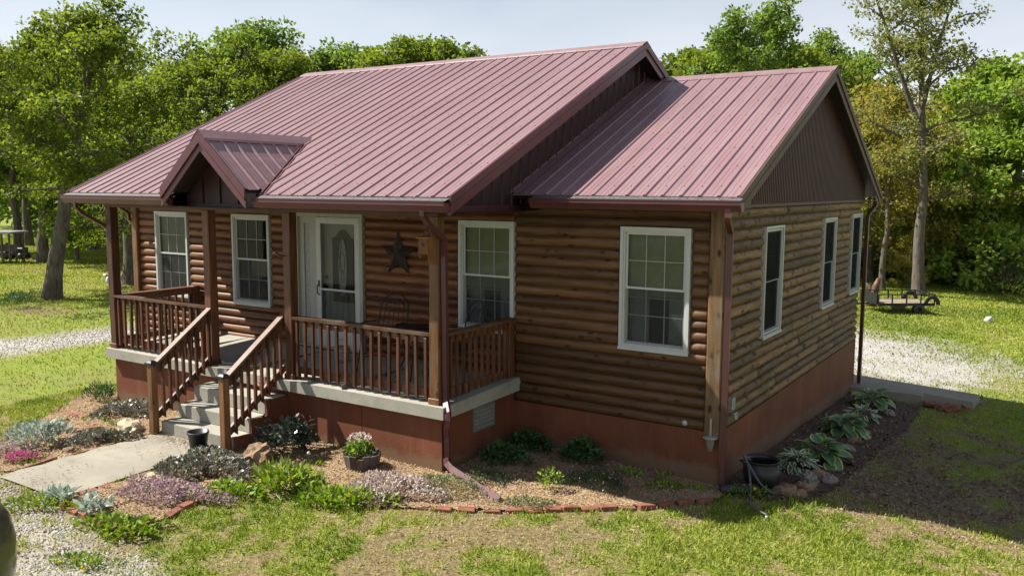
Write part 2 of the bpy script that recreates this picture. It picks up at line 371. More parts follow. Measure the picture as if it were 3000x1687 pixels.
MT['leaf_deep']=leaf('leaf_deep',[(.045,.09,.016),(.115,.18,.03),(.21,.265,.055)])
MT['leaf_fresh']=leaf('leaf_fresh',[(.08,.145,.026),(.17,.25,.045),(.29,.35,.09)])
MT['leaf_lime']=leaf('leaf_lime',[(.13,.22,.034),(.25,.345,.062),(.39,.46,.12)])
MT['leaf_yellow']=leaf('leaf_yellow',[(.15,.15,.028),(.30,.27,.055),(.45,.36,.11)])
MT['leaf_olive']=leaf('leaf_olive',[(.11,.135,.034),(.22,.235,.065),(.34,.31,.12)])
MT['grass']=leaf('grass_blade',[(.13,.185,.022),(.23,.285,.036),(.34,.355,.07),(.42,.35,.15),(.46,.36,.21)],.3,.6,.25)
MT['litter']=leaf('leaf_litter',[(.10,.06,.04),(.21,.135,.09),(.36,.25,.17)],.05,.9,.15)
MT['chips']=leaf('wood_chips',[(.18,.115,.062),(.35,.24,.14),(.52,.39,.255)],.0,.9,.15)
MT['pebble']=leaf('pebbles',[(.15,.136,.118),(.32,.30,.268),(.52,.50,.465)],.0,.85,.2)
MT['ajuga']=leaf('ajuga_leaf',[(.050,.044,.034),(.12,.11,.085),(.20,.19,.155),(.15,.20,.055)],.15,.4,.5)
MT['silver']=leaf('silver_leaf',[(.20,.26,.20),(.34,.40,.33),(.50,.55,.48)],.2,.8,.2)
MT['lamium']=leaf('lamium_mat',[(.17,.105,.10),(.36,.25,.25),(.48,.42,.36),(.22,.24,.10)],.25,.7,.2)
MT['pinkflower']=leaf('pink_flower',[(.45,.08,.24),(.62,.16,.36)],.25,.7,.2)
MT['whiteflower']=leaf('white_flower',[(.62,.50,.46),(.75,.70,.64)],.25,.7,.2)
MT['mauve']=leaf('mauve_flower',[(.30,.17,.24),(.44,.27,.34)],.25,.7,.2)
MT['dandelion']=leaf('broad_weed',[(.085,.155,.018),(.18,.27,.03),(.30,.36,.06)],.3,.5,.3)
MT['sedum']=leaf('sedum_mat',[(.07,.10,.035),(.15,.19,.07),(.26,.28,.13)],.2,.6,.3)
MT['columbine']=leaf('columbine_leaf',[(.025,.065,.018),(.055,.12,.032),(.10,.18,.055)],.2,.5,.3)
MT['heuchera']=leaf('dark_shrub_leaf',[(.012,.022,.016),(.03,.045,.03),(.06,.085,.05)],.12,.28,.6)
MT['germander']=leaf('grey_green_leaf',[(.03,.05,.025),(.06,.085,.045),(.10,.13,.07)],.2,.7,.2)
MT['yellowflower']=leaf('yellow_flower',[(.75,.55,.02),(.85,.68,.05)],.2,.7,.2)
def hosta_b(inner,edge,e0):
    def b(t,p,o):
        a=nd(t,'Attribute',attribute_name='edge'); r=nd(t,'Attribute',attribute_name='rnd')
        c=ramp(t,a.outputs['Fac'],[(e0,inner),(e0+.10,edge)]); hs=nd(t,'HueSaturation'); mr=nd(t,'MapRange'); mr.inputs[3].default_value=.75; mr.inputs[4].default_value=1.25
        t.links.new(r.outputs['Fac'],mr.inputs[0]); t.links.new(mr.outputs[0],hs.inputs['Value']); t.links.new(c,hs.inputs['Color']); t.links.new(hs.outputs[0],p.inputs['Base Color']); P(p,.42,0,.4)
    return b
MT['hosta_blue']=nmat('hosta_blue_yellow_edge',hosta_b((.075,.17,.075),(.34,.42,.10),.70))
MT['hosta_white']=nmat('hosta_green_white_edge',hosta_b((.075,.16,.05),(.58,.62,.44),.50))
def ground_b(t,p,o):
    a=nd(t,'Attribute',attribute_name='grass'); d=nd(t,'Attribute',attribute_name='gravel'); mo=nd(t,'Attribute',attribute_name='soil')
    v=coords(t); n1=noise(t,v,2.2,6,.65); n2=noise(t,v,16,6,.75); n3=noise(t,v,45,3,.6)
    dirt=ramp(t,n2,[(.30,(.095,.064,.036)),(.52,(.205,.148,.083)),(.72,(.36,.28,.17))])
    gr=ramp(t,n2,[(.25,(.085,.13,.016)),(.5,(.17,.225,.028)),(.8,(.27,.31,.055))])
    gr=mixc(t,gr,(.27,.26,.07),ramp(t,n1,[(.45,(0,0,0)),(.7,(.7,)*3)]))
    c=mixc(t,dirt,gr,a.outputs['Fac'])
    so=ramp(t,n2,[(.25,(.10,.072,.047)),(.55,(.21,.152,.105)),(.8,(.33,.245,.175))]); c=mixc(t,c,so,mo.outputs['Fac'])
    gv=ramp(t,n3,[(.3,(.27,.255,.23)),(.5,(.41,.395,.365)),(.72,(.55,.53,.495))]); gv=mixc(t,gv,(.40,.36,.29),ramp(t,n1,[(.5,(0,0,0)),(.75,(.6,)*3)])); c=mixc(t,c,gv,d.outputs['Fac'])
    t.links.new(c,p.inputs['Base Color']); P(p,.95,0,.15)
    ad=nd(t,'Math',operation='ADD'); t.links.new(n2,ad.inputs[0]); t.links.new(n3,ad.inputs[1]); bump(t,p,ad.outputs[0],.7,.03)
MT['ground']=nmat('ground',ground_b)
def bed_b(t,p,o):
    v=coords(t); n=noise(t,v,38,3,.6); n2=noise(t,v,3,4)
    c=ramp(t,n,[(.3,(.15,.095,.05)),(.5,(.30,.20,.115)),(.7,(.43,.32,.205))]); c=mixc(t,c,(.16,.11,.07),ramp(t,n2,[(.45,(0,0,0)),(.7,(.6,)*3)]))
    t.links.new(c,p.inputs['Base Color']); P(p,.95,0,.15); bump(t,p,n,.8,.02)
MT['bed']=nmat('wood_chip_bed',bed_b)
MT['darkbed']=simple('leaf_mould',(.11,.068,.048),.95,.45,22,bmp=.8,bd=.02)
# ------------------------------------------------------------------ the house
rnd=random.Random(11)
house=empty('log_house',(0,0,0),label='brown log-sided house with maroon metal roof and railed front porch',cat='house')
XL,YB=-11.42,7.9; Z0,CH,NC=.645,.1345,20; ZT=Z0+CH*NC
WW,WH=.925,1.53
FW=[(-10.325,1.56),(-8.196,1.555),(-3.388,1.57),(-.877,1.555)]     # front windows: centre x, bottom z
SW=[(1.933,1.575),(5.19,1.60),(7.35,1.62)]                          # side windows: centre y, bottom z
DOOR=(-7.107,-5.66,1.0,3.14)
fo=[(c-WW/2,c+WW/2,z,z+WH) for c,z in FW]+[DOOR]
sd=[(c-.43,c+.43,z,z+WH-.04) for c,z in SW]
def cells(a0,a1,z0,z1,ops):
    xs=sorted({a0,a1,*[v for o in ops for v in o[:2]]}); zs=sorted({z0,z1,*[v for o in ops for v in o[2:]]})
    for i in range(len(xs)-1):
        for j in range(len(zs)-1):
            cx=(xs[i]+xs[i+1])/2;cz=(zs[j]+zs[j+1])/2
            if not any(o[0]<cx<o[1] and o[2]<cz<o[3] for o in ops): yield xs[i],xs[i+1],zs[j],zs[j+1]
# sheathing behind the logs
mb=MB()
for a,b,c,d in cells(XL+.03,-.04,Z0-.02,ZT+.1,[(o[0]+.03,o[1]-.03,o[2]+.03,o[3]-.03) for o in fo]): mb.quad((a,.035,c),(b,.035,c),(b,.035,d),(a,.035,d))
front=mb.build('front_wall',MT['log_red'],house)
mb=MB()
for a,b,c,d in cells(.04,YB-.03,Z0-.02,ZT+.1,[(o[0]+.03,o[1]-.03,o[2]+.03,o[3]-.03) for o in sd]): mb.quad((-.035,a,c),(-.035,b,c),(-.035,b,d),(-.035,a,d))
side=mb.build('side_wall',MT['log_tan'],house)
mb=MB(); mb.box((XL+.02,YB-.03,Z0),(-.05,YB,ZT+.1)); mb.box((XL,.05,Z0),(XL+.02,YB,ZT+.1)); mb.build('rear_wall',MT['log_brown'],house)
def log_mesh(L,seed):
    r=random.Random(seed); mb=MB(); K=7; rings=[(0,.40),(.014,.86),(.05,1),(L-.05,1),(L-.014,.86),(L,.40)]
    if L>.9:
        n=int(L/.55); rings=rings[:3]+[(.05+(L-.1)*i/n,1+r.uniform(-.035,.035)) for i in range(1,n)]+rings[3:]
    V=[]
    for x,k in rings:
        oy=r.uniform(-.002,.002)
        for i in range(K+1):
            t=R(-88+176*i/K); V.append((x,.048-.072*k*math.cos(t)**.85+oy,.0665*math.sin(t)*(1 if k>.7 else .9)))
    n=K+1; F=[]
    for i in range(len(rings)-1):
        for j in range(K): F.append((i*n+j,(i+1)*n+j,(i+1)*n+j+1,i*n+j+1))
    mb.add(V,F,0,True); m=len(rings)-1
    mb.f.append(list(range(n)));mb.m.append(0);mb.sm.append(False); mb.f.append([m*n+i for i in range(n)][::-1]);mb.m.append(0);mb.sm.append(False)
    return mb.mesh('log')
def lay(a0,a1,ops,parent,place,matf,seed,lmin,lmax,splits=True):
    r=random.Random(seed)
    for c in range(NC):
        z=Z0+CH*(c+.5); segs=[(a0,a1)]
        for o in ops:
            ov=min(z+CH/2,o[3])-max(z-CH/2,o[2])
            if ov>CH*.35:
                ns=[]
                for s,e in segs:
                    if o[1]<=s or o[0]>=e: ns.append((s,e)); continue
                    if o[0]-s>.02: ns.append((s,o[0]-.001))
                    if e-o[1]>.02: ns.append((o[1]+.001,e))
                segs=ns
        for s,e in segs:
            cur=s
            while e-cur>1e-3:
                ln=e-cur
                if splits and ln>lmax:
                    ln=r.uniform(lmin,lmax)
                    if e-cur-ln<.5: ln=e-cur
                place(cur,cur+ln,z,parent,r); cur+=ln
def pf(a,b,z,parent,r):
    me=log_mesh(b-a-.002,r.random()); x=(a+b)/2
    k=(x+2.9)/.7
    m=MT['log_red'] if x<-2.95 else MT['log_brown']
    link('log',me,m,parent,loc=(a+.001,-.003*r.random(),z))
def ps(a,b,z,parent,r):
    me=log_mesh(b-a-.006,r.random()); o=link('log',me,MT['log_tan2'],parent,loc=(.003*r.random(),a+.001,z),rz=R(90))
MT['log_tan2']=wood('log_stain_tan_side',(.100,.054,.020),(.31,.178,.070),'x',2.2,.65,.12)
fo2=[(a-.004,b+.004,c,d) for a,b,c,d in fo]
# the main block's logs end where the wing's begin (butt joint behind the porch corner)
lay(XL+.12,-2.93,fo2,front,pf,None,3,3.0,5.5)
lay(-2.92,-.165,fo2,front,pf,None,5,1.2,3.6)
lay(.10,YB-.05,sd,side,ps,None,9,.9,3.0)
# corner posts
MB().box((-.165,-.075,.60),(.018,.098,3.33),bev=.012).build('corner_post',MT['corner'],house)
MB().box((XL-.03,-.07,.60),(XL+.12,.09,3.33),bev=.012).build('corner_post',MT['post'],house)
# foundation
fnd=MB().box((XL+.01,.0,-.95),(-.0,YB-.01,Z0-.0)).build('foundation',MT['found'],house)
# ---- roofs
MY0,MZ0,MYR,MZR=-2.0,3.445,3.2,5.86; M1=(MZR-MZ0)/(MYR-MY0); XA,XB=-10.15,-2.5
WY0,WZ0,WYR,WZR=-.29,3.467,4.0,5.385; M2=(WZR-WZ0)/(WYR-WY0); WXA,WXB=-2.815,.265
DX,DZ,DM,DH,DYF=-6.565,4.265,.865,.875,-2.22          # entry gable: ridge x, z, slope, half width, front y
PROF=[(0,.0),(.019,.02),(.039,.02),(.058,0),(.105,0),(.112,.004),(.120,0),(.165,0),(.172,.004),(.180,0)]
def ystart(x):
    d=abs(x-DX); return max(MY0,MY0+(DZ-DM*d-MZ0)/M1+.06) if d<(DZ-MZ0)/DM else MY0
def slope(parent,name,xa,xb,y0,z0,y1,z1,mat,ys=None):
    m=(z1-z0)/(y1-y0); nv=Vector((0,-m,1)).normalized()*(1 if y1>y0 else 1); x=xb-.005
    while x>xa+.01:
        xl=max(xa,x-.9144); mb=MB(); pts=[]; q=x
        nr=int(math.ceil((x-xl)/.2286-1e-6))
        for i in range(nr):
            for dx,h in PROF:
                p=x-.03-i*.2286-dx+.03
                if p>=xl-1e-6: pts.append((p,h))
        pts.append((xl-.004 if xl>xa else xl,0.004))
        V=[]
        for p,h in pts:
            ya=ys(p) if ys else y0; za=z0+(ya-y0)*m
            V+= [(p,ya+nv.y*h,za+nv.z*h),(p,y1+nv.y*h,z1+nv.z*h)]
        mb.add(V,[(2*i,2*i+1,2*i+3,2*i+2) for i in range(len(pts)-1)])
        # turned-down eave edge
        V=[];F=[]
        for p,h in pts:
            ya=ys(p) if ys else y0; za=z0+(ya-y0)*m; V+= [(p,ya+nv.y*h,za+nv.z*h),(p,ya+.012,za-.012)]
        mb.add(V,[(2*i,2*i+1,2*i+3,2*i+2) for i in range(len(pts)-1)])
        mb.build(name,mat,parent)
        for i in range(nr):
            xr=x-i*.2286-.095
            if xr<xl: continue
            ll=math.hypot(y1-y0,z1-z0); k=.06
            while k<1:
                yy=y0+(y1-y0)*k; zz=z0+(z1-z0)*k
                if not ys or yy>ys(xr)+.05: SCR.append((xr+rnd.uniform(-.006,.006),yy+rnd.uniform(-.01,.01),zz+.004))
                k+=.61/ll
        x-=.9144
def cap(parent,xa,xb,y,z,m,mat,w=.16):
    n=max(1,int((xb-xa)/3)); 
    for i in range(n):
        a=xa+(xb-xa)*i/n; b=xa+(xb-xa)*(i+1)/n+(.04 if i<n-1 else 0); zz=z+.028+.004*(i%2)
        mb=MB()
        for s in(-1,1):
            mb.add([(a,y,zz),(b,y,zz),(b,y+s*w,zz-m*w),(a,y+s*w,zz-m*w),(b,y+s*(w+.008),zz-m*w-.022),(a,y+s*(w+.008),zz-m*w-.022)],[(0,1,2,3),(3,2,4,5)] if s<0 else [(3,2,1,0),(5,4,2,3)])
        mb.add([(b,y,zz),(b,y-w,zz-m*w),(b,y-w,zz-m*w-.03),(b,y,zz-.03)],[(0,1,2,3)])
        mb.build('ridge_cap',mat,parent)
def under(y0,z0,y1,z1,x0,x1,d): return [(x0,y0,z0-d),(x1,y0,z0-d),(x1,y1,z1-d),(x0,y1,z1-d)]
def rake(parent,x,y0,z0,y1,z1,mat,s=1,name='rake_board'):
    mb=MB()   # drip edge strip and the board below it
    def strip(xo,t,b,th):
        mb.prism([(xo,y0,z0-t),(xo,y1,z1-t),(xo,y1,z1-b),(xo,y0,z0-b)],(-s*th,0,0))
    strip(x+s*.012,-.024,.085,.02); strip(x-s*.004,.085,.20,.02)
    mb.prism([(x+s*.018,y0,z0-.072),(x+s*.018,y1,z1-.072),(x+s*.018,y1,z1-.088),(x+s*.018,y0,z0-.088)],(-s*.02,0,0))
    mb.build(name,mat,parent)
SCR=[]
MYB,MZB=2*MYR-MY0,MZ0; WYB=2*WYR-WY0
mr=MB().add(under(MY0,MZ0,MYR,MZR,XA,DX-.9,.05),[(3,2,1,0)]).add(under(MY0,MZ0,MYR,MZR,DX+.9,XB,.05),[(3,2,1,0)]).add(under(-1.70,MZ0+.3*M1,MYR,MZR,DX-.9,DX+.9,.05),[(3,2,1,0)]).add(under(MYR,MZR,MYB,MZB,XA,XB,.05),[(3,2,1,0)]).build('main_roof',MT['soffit'],house)
# the soffit under the front slope stops at the entry gable
slope(mr,'roof_panel',XA,XB,MY0,MZ0,MYR,MZR,MT['roof'],ystart); slope(mr,'roof_panel',XA,XB,MYB,MZB,MYR,MZR,MT['roof'])
cap(mr,XA-.01,XB+.012,MYR,MZR,M1,MT['roof'])
for x,s in((XB,1),(XA,-1)):
    rake(mr,x,MY0-.02,MZ0-.009,MYR,MZR,MT['trim_red'],s); rake(mr,x,MYB,MZB,MYR,MZR,MT['trim_red'],s)
wr=MB().add(under(WY0,WZ0,WYR,WZR,WXA,WXB,.05),[(3,2,1,0)]).add(under(WYR,WZR,WYB,WZ0,WXA,WXB,.05),[(3,2,1,0)]).build('wing_roof',MT['soffit'],house)
slope(wr,'roof_panel',WXA,WXB,WY0,WZ0,WYR,WZR,MT['roof']); slope(wr,'roof_panel',WXA,WXB,WYB,WZ0,WYR,WZR,MT['roof'])
cap(wr,-2.49,WXB+.012,WYR,WZR,M2,MT['roof'])
rake(wr,WXB,WY0-.02,WZ0-.009,WYR,WZR,MT['rake_tan']); rake(wr,WXB,WYB+.02,WZ0-.009,WYR,WZR,MT['rake_tan'])
# flashing where the wing roof meets the main gable wall
MB().prism([(-2.812,WY0,WZ0+.05),(-2.812,WYR,WZR+.05),(-2.812,WYR,WZR+.012),(-2.812,WY0,WZ0+.012)],(.012,0,0)).add([(-2.80,WY0,WZ0+.03),(-2.80,WYR,WZR+.03),(-2.66,WYR,WZR+.024),(-2.66,WY0,WZ0+.024)],[(3,2,1,0)]).build('flashing',MT['roof'],wr)
# wing on the far left, same section
lw=MB().add(under(WY0,WZ0,WYR,WZR,-11.70,-9.85,.05),[(3,2,1,0)]).add(under(WYR,WZR,WYB,WZ0,-11.70,-9.85,.05),[(3,2,1,0)]).build('wing_roof',MT['soffit'],house)
slope(lw,'roof_panel',-11.70,-9.85,WY0,WZ0,WYR,WZR,MT['roof']); slope(lw,'roof_panel',-11.70,-9.85,WYB,WZ0,WYR,WZR,MT['roof'])
rake(lw,-11.70,WY0,WZ0,WYR,WZR,MT['rake_tan'],-1); rake(lw,-11.70,WYB,WZ0,WYR,WZR,MT['rake_tan'],-1)
mb=MB()
for x,y,z in SCR: mb.box((x-.0045,y-.005,z-.004),(x+.0045,y+.005,z+.005))
mb.build('roof_screws',MT['trim_red'],house,kind='stuff')
# gable walls of the main block: ribbed metal siding
def zroof(y,y0,z0,yr,zr,m): return (z0+(y-y0)*m if y<=yr else zr-(y-yr)*m)-.055
gw=MB().add([(-2.825,-1.66,3.24),(-2.825,MYB-.3,3.24),(-2.825,MYB-.3,3.4),(-2.825,MYR,MZR-.06),(-2.825,-1.66,3.545)],[(0,1,2,3,4)]).build('main_gable_wall',MT['siding'],house)
y=-1.655
while y<7.9:
    e=min(y+.9144,7.9); mb=MB(); pts=[]
    q=y
    while q<e-1e-4:
        for dy,h in((0,0),(.012,.022),(.04,.022),(.052,0)):
            if q+dy<e: pts.append((q+dy,h))
        q+=.2286
    pts.append((e-.002,0)); V=[]
    for yy,h in pts:
        V+= [(-2.815+h,yy,3.25),(-2.815+h,yy,zroof(yy,MY0,MZ0,MYR,MZR,M1))]
    mb.add(V,[(2*i,2*i+2,2*i+3,2*i+1) for i in range(len(pts)-1)]); mb.build('siding_panel',MT['siding'],gw); y+=.9144
MB().prism([(-9.83,-1.66,3.24),(-9.83,MYB-.3,3.24),(-9.83,MYR,MZR-.06)],(.01,0,0)).build('main_gable_wall',MT['siding'],house)
MB().box((-2.80,-1.70,3.235),(-2.765,-.02,3.335)).build('frieze_board',MT['trim_red'],house)
# wing gable: narrow corrugated siding
gt=MB().add([(-.01,.02,ZT-.02),(-.01,YB-.02,ZT-.02),(-.01,WYR,zroof(WYR,WY0,WZ0,WYR,WZR,M2))],[(0,1,2)]).build('wing_gable_wall',MT['gable'],house)
y=.06
while y<YB-.1:
    e=min(y+.96,YB-.06); mb=MB(); pts=[]; q=y
    while q<e-1e-4:
        for dy,h in((0,0),(.032,.0),(.038,.045),(.074,.045)):
            if q+dy<e: pts.append((q+dy,h))
        q+=.08
    pts.append((e,0)); V=[]
    for yy,h in pts: V+= [(.0+h,yy,ZT+.03),(.0+h,yy,max(ZT+.031,zroof(yy,WY0,WZ0,WYR,WZR,M2)))]
    mb.add(V,[(2*i,2*i+2,2*i+3,2*i+1) for i in range(len(pts)-1)]); mb.build('siding_panel',MT['gable'],gt); y+=.96
MB().box((-.005,.02,ZT-.005),(.045,YB-.02,ZT+.035)).build('gable_ledge',MT['rake_tan'],house)
# boxed eave returns and fascias
mb=MB(); mb.box((WXA+.35,WY0+.005,3.30),(WXB-.02,WY0+.03,3.455)); mb.add([(WXA,WY0,3.335),(WXB,WY0,3.335),(WXB,.02,3.335),(WXA,.02,3.335)],[(3,2,1,0)])
mb.prism([(WXB-.02,WY0,3.335),(WXB-.02,.10,3.335),(WXB-.02,.10,3.62),(WXB-.02,WY0,3.45)],(-.012,0,0)); mb.prism([(WXB-.02,WYB,3.335),(WXB-.02,YB-.1,3.335),(WXB-.02,YB-.1,3.62),(WXB-.02,WYB,3.45)],(-.012,0,0))
mb.build('eave_box',MT['rake_tan'],house)
mb=MB(); mb.box((XA+.02,MY0+.004,3.26),(DX-DH-.09,MY0+.03,3.43)); mb.box((DX+DH+.03,MY0+.004,3.26),(XB-.02,MY0+.03,3.43))
mb.quad((XA+.02,MY0+.01,3.262),(XA+.02,0,3.262),(XB-.02,0,3.262),(XB-.02,MY0+.01,3.262)); mb.build('porch_ceiling',MT['soffit'],house)
MB().box((-9.70,-1.685,3.21),(-2.93,-1.535,3.258)).box((-9.70,-1.53,3.21),(-9.55,-.02,3.258)).box((-3.08,-1.53,3.21),(-2.93,-.02,3.258)).build('porch_beam',MT['post_dark'],house)
# ---- entry gable over the steps
eg=MB().add([(DX-.93,-1.76,3.262),(DX+.93,-1.76,3.262),(DX+.93,-1.76,DZ-.06-DM*.93),(DX,-1.76,DZ-.06),(DX-.93,-1.76,DZ-.06-DM*.93)],[(0,1,2,3,4)]).build('entry_gable',MT['siding'],house)
for i in range(4):
    x=DX-.56+.375*i; h=DZ-.1-DM*abs(x-DX); 
    if h>3.32: MB().box((x-.02,-1.785,3.31),(x+.02,-1.765,h)).build('batten',MT['siding'],eg)
MB().box((DX-.84,-1.80,3.245),(DX+.84,-1.765,3.305)).build('sill_board',MT['siding'],eg)
for s in(-1,1):
    # panels with ribs running down the slope
    ys=[];y=DYF
    while y<-.15:
        for dy,h in PROF:
            if y+dy<-.15: ys.append((y+dy,h))
        y+=.2286
    V=[];nv=Vector((s*DM,0,1)).normalized()
    for y,h in ys:
        de=min(DH if y<MY0+.1 else 2,(DZ-MZ0-M1*(y-MY0))/DM+.03) if y>MY0 else DH
        V+= [(DX+nv.x*h,y,DZ+nv.z*h),(DX+s*de+nv.x*h,y,DZ-DM*de+nv.z*h)]
    MB().add(V,[(2*i,2*i+1,2*i+3,2*i+2) if s<0 else (2*i,2*i+2,2*i+3,2*i+1) for i in range(len(ys)-1)]).build('roof_panel',MT['roof'],eg)
    # soffit
    MB().add([(DX,DYF+.02,DZ-.05),(DX,-1.75,DZ-.05),(DX+s*DH,-1.75,DZ-.05-DM*DH),(DX+s*DH,DYF+.02,DZ-.05-DM*DH)],[(0,1,2,3)]).build('soffit',MT['soffit'],eg)
    a=Vector((DX,0,DZ)); b=Vector((DX+s*(DH+.01),0,DZ-DM*(DH+.01))); mb=MB()
    def st(y,t,bm,th): mb.prism([(a.x,y,a.z-t),(b.x,y,b.z-t),(b.x,y,b.z-bm),(a.x,y,a.z-bm)],(0,th,0))
    st(DYF-.015,-.035,.12,.02); st(DYF+.005,.12,.24,.02); st(DYF-.022,.108,.13,.02); mb.build('rake_board',MT['trim_red'],eg)
    # valley flashing
    p0=Vector((DX,MY0+(DZ-MZ0)/M1,DZ+.012)); p1=Vector((DX+s*(DZ-MZ0)/DM,MY0,MZ0+.012)); d=(p1-p0).normalized(); q=d.cross(Vector((0,-M1,1)).normalized())
    MB().add([p0+q*.05,p1+q*.05,p1-q*.05,p0-q*.05],[(0,1,2,3)]).bar(p0+Vector((0,0,.012)),p1+Vector((0,0,.012)),.02,.02).build('valley_flashing',MT['trim_red'],eg)
mb=MB()
for s in(-1,1): mb.add([(DX,DYF-.02,DZ+.045),(DX,-.10,DZ+.045),(DX+s*.13,-.22,DZ+.045-DM*.13),(DX+s*.13,DYF-.02,DZ+.045-DM*.13),(DX+s*.14,-.24,DZ+.01-DM*.13),(DX+s*.14,DYF-.02,DZ+.01-DM*.13)],[(0,1,2,3),(3,2,4,5)] if s<0 else [(3,2,1,0),(5,4,2,3)])
mb.build('ridge_cap',MT['roof'],eg)
# ---- gutters and downspouts
def gutter(xa,xb,y,z,name='gutter'):
    pr=[(y,z-.02),(y,z-.125),(y-.075,z-.125),(y-.10,z-.085),(y-.125,z-.05),(y-.125,z-.002),(y-.113,z-.002),(y-.113,z-.02)]
    gmb=MB().prism([(xa,a,b) for a,b in pr],(xb-xa,0,0)); o=gmb.build(name,MT['gutter'],house)
    MB().add([(xa+.01,y+.02,z+.040),(xb-.01,y+.02,z+.040),(xb-.01,y-.112,z-.006),(xa+.01,y-.112,z-.006)],[(3,2,1,0)]).build('gutter_guard',MT['guard'],o)
    MB().box((xa,y-.132,z-.008),(xb,y-.112,z+.004)).build('gutter_lip',MT['spout'],o)
    return o
gutter(XA-.02,DX-DH-.06,MY0,MZ0-.045); gutter(DX+DH+.02,XB-.01,MY0,MZ0-.045); gutter(-2.46,WXB+.03,WY0,WZ0-.042)
def spout(path,w=.075,bends=(),name='downspout'):
    mb=MB(); mb.tube(path,w*.62,n=4,flat=.8,smooth=False)
    mb.build(name,MT['spout'],house)
spout([(-2.86,-2.06,3.33),(-2.86,-2.06,3.24),(-2.87,-1.96,3.14),(-2.885,-1.72,3.0),(-2.89,-1.62,2.93),(-2.89,-1.62,2.8),(-2.885,-1.60,1.0),(-2.87,-1.62,.96),(-2.78,-1.70,.86),(-2.765,-1.715,.78),(-2.80,-1.685,.70),(-2.865,-1.62,.62),(-2.87,-1.60,.52),(-2.87,-1.60,.26)])
a=Vector((-2.87,-1.60,.26)); spout([a,(-2.85,-1.62,.20),(-2.74,-1.66,.15),(-1.82,-2.0,.055),],.09,name='downspout_extension')
spout([(.14,-.36,3.36),(.14,-.36,3.24),(.13,-.33,3.2),(.075,-.06,3.06),(.07,-.045,3.0),(.07,-.045,.15),(.07,-.05,.05),(.10,-.14,.0)])
spout([(.17,YB+.32,3.4),(.17,YB+.32,3.25),(.10,YB+.06,3.08),(.09,YB+.05,3.0),(.09,YB+.05,-.2),(.12,YB-.02,-.34),(.2,YB-.12,-.38)])
spout([(-9.86,-2.06,3.33),(-9.86,-2.06,3.22),(-9.85,-1.98,3.12),(-9.75,-1.68,2.92),(-9.735,-1.61,2.84),(-9.735,-1.60,1.0)],.07)
spout([(-11.5,-.36,3.36),(-11.5,-.36,3.25),(-11.48,-.30,3.17),(-11.46,-.12,3.05),(-11.46,-.10,2.9)],.07)
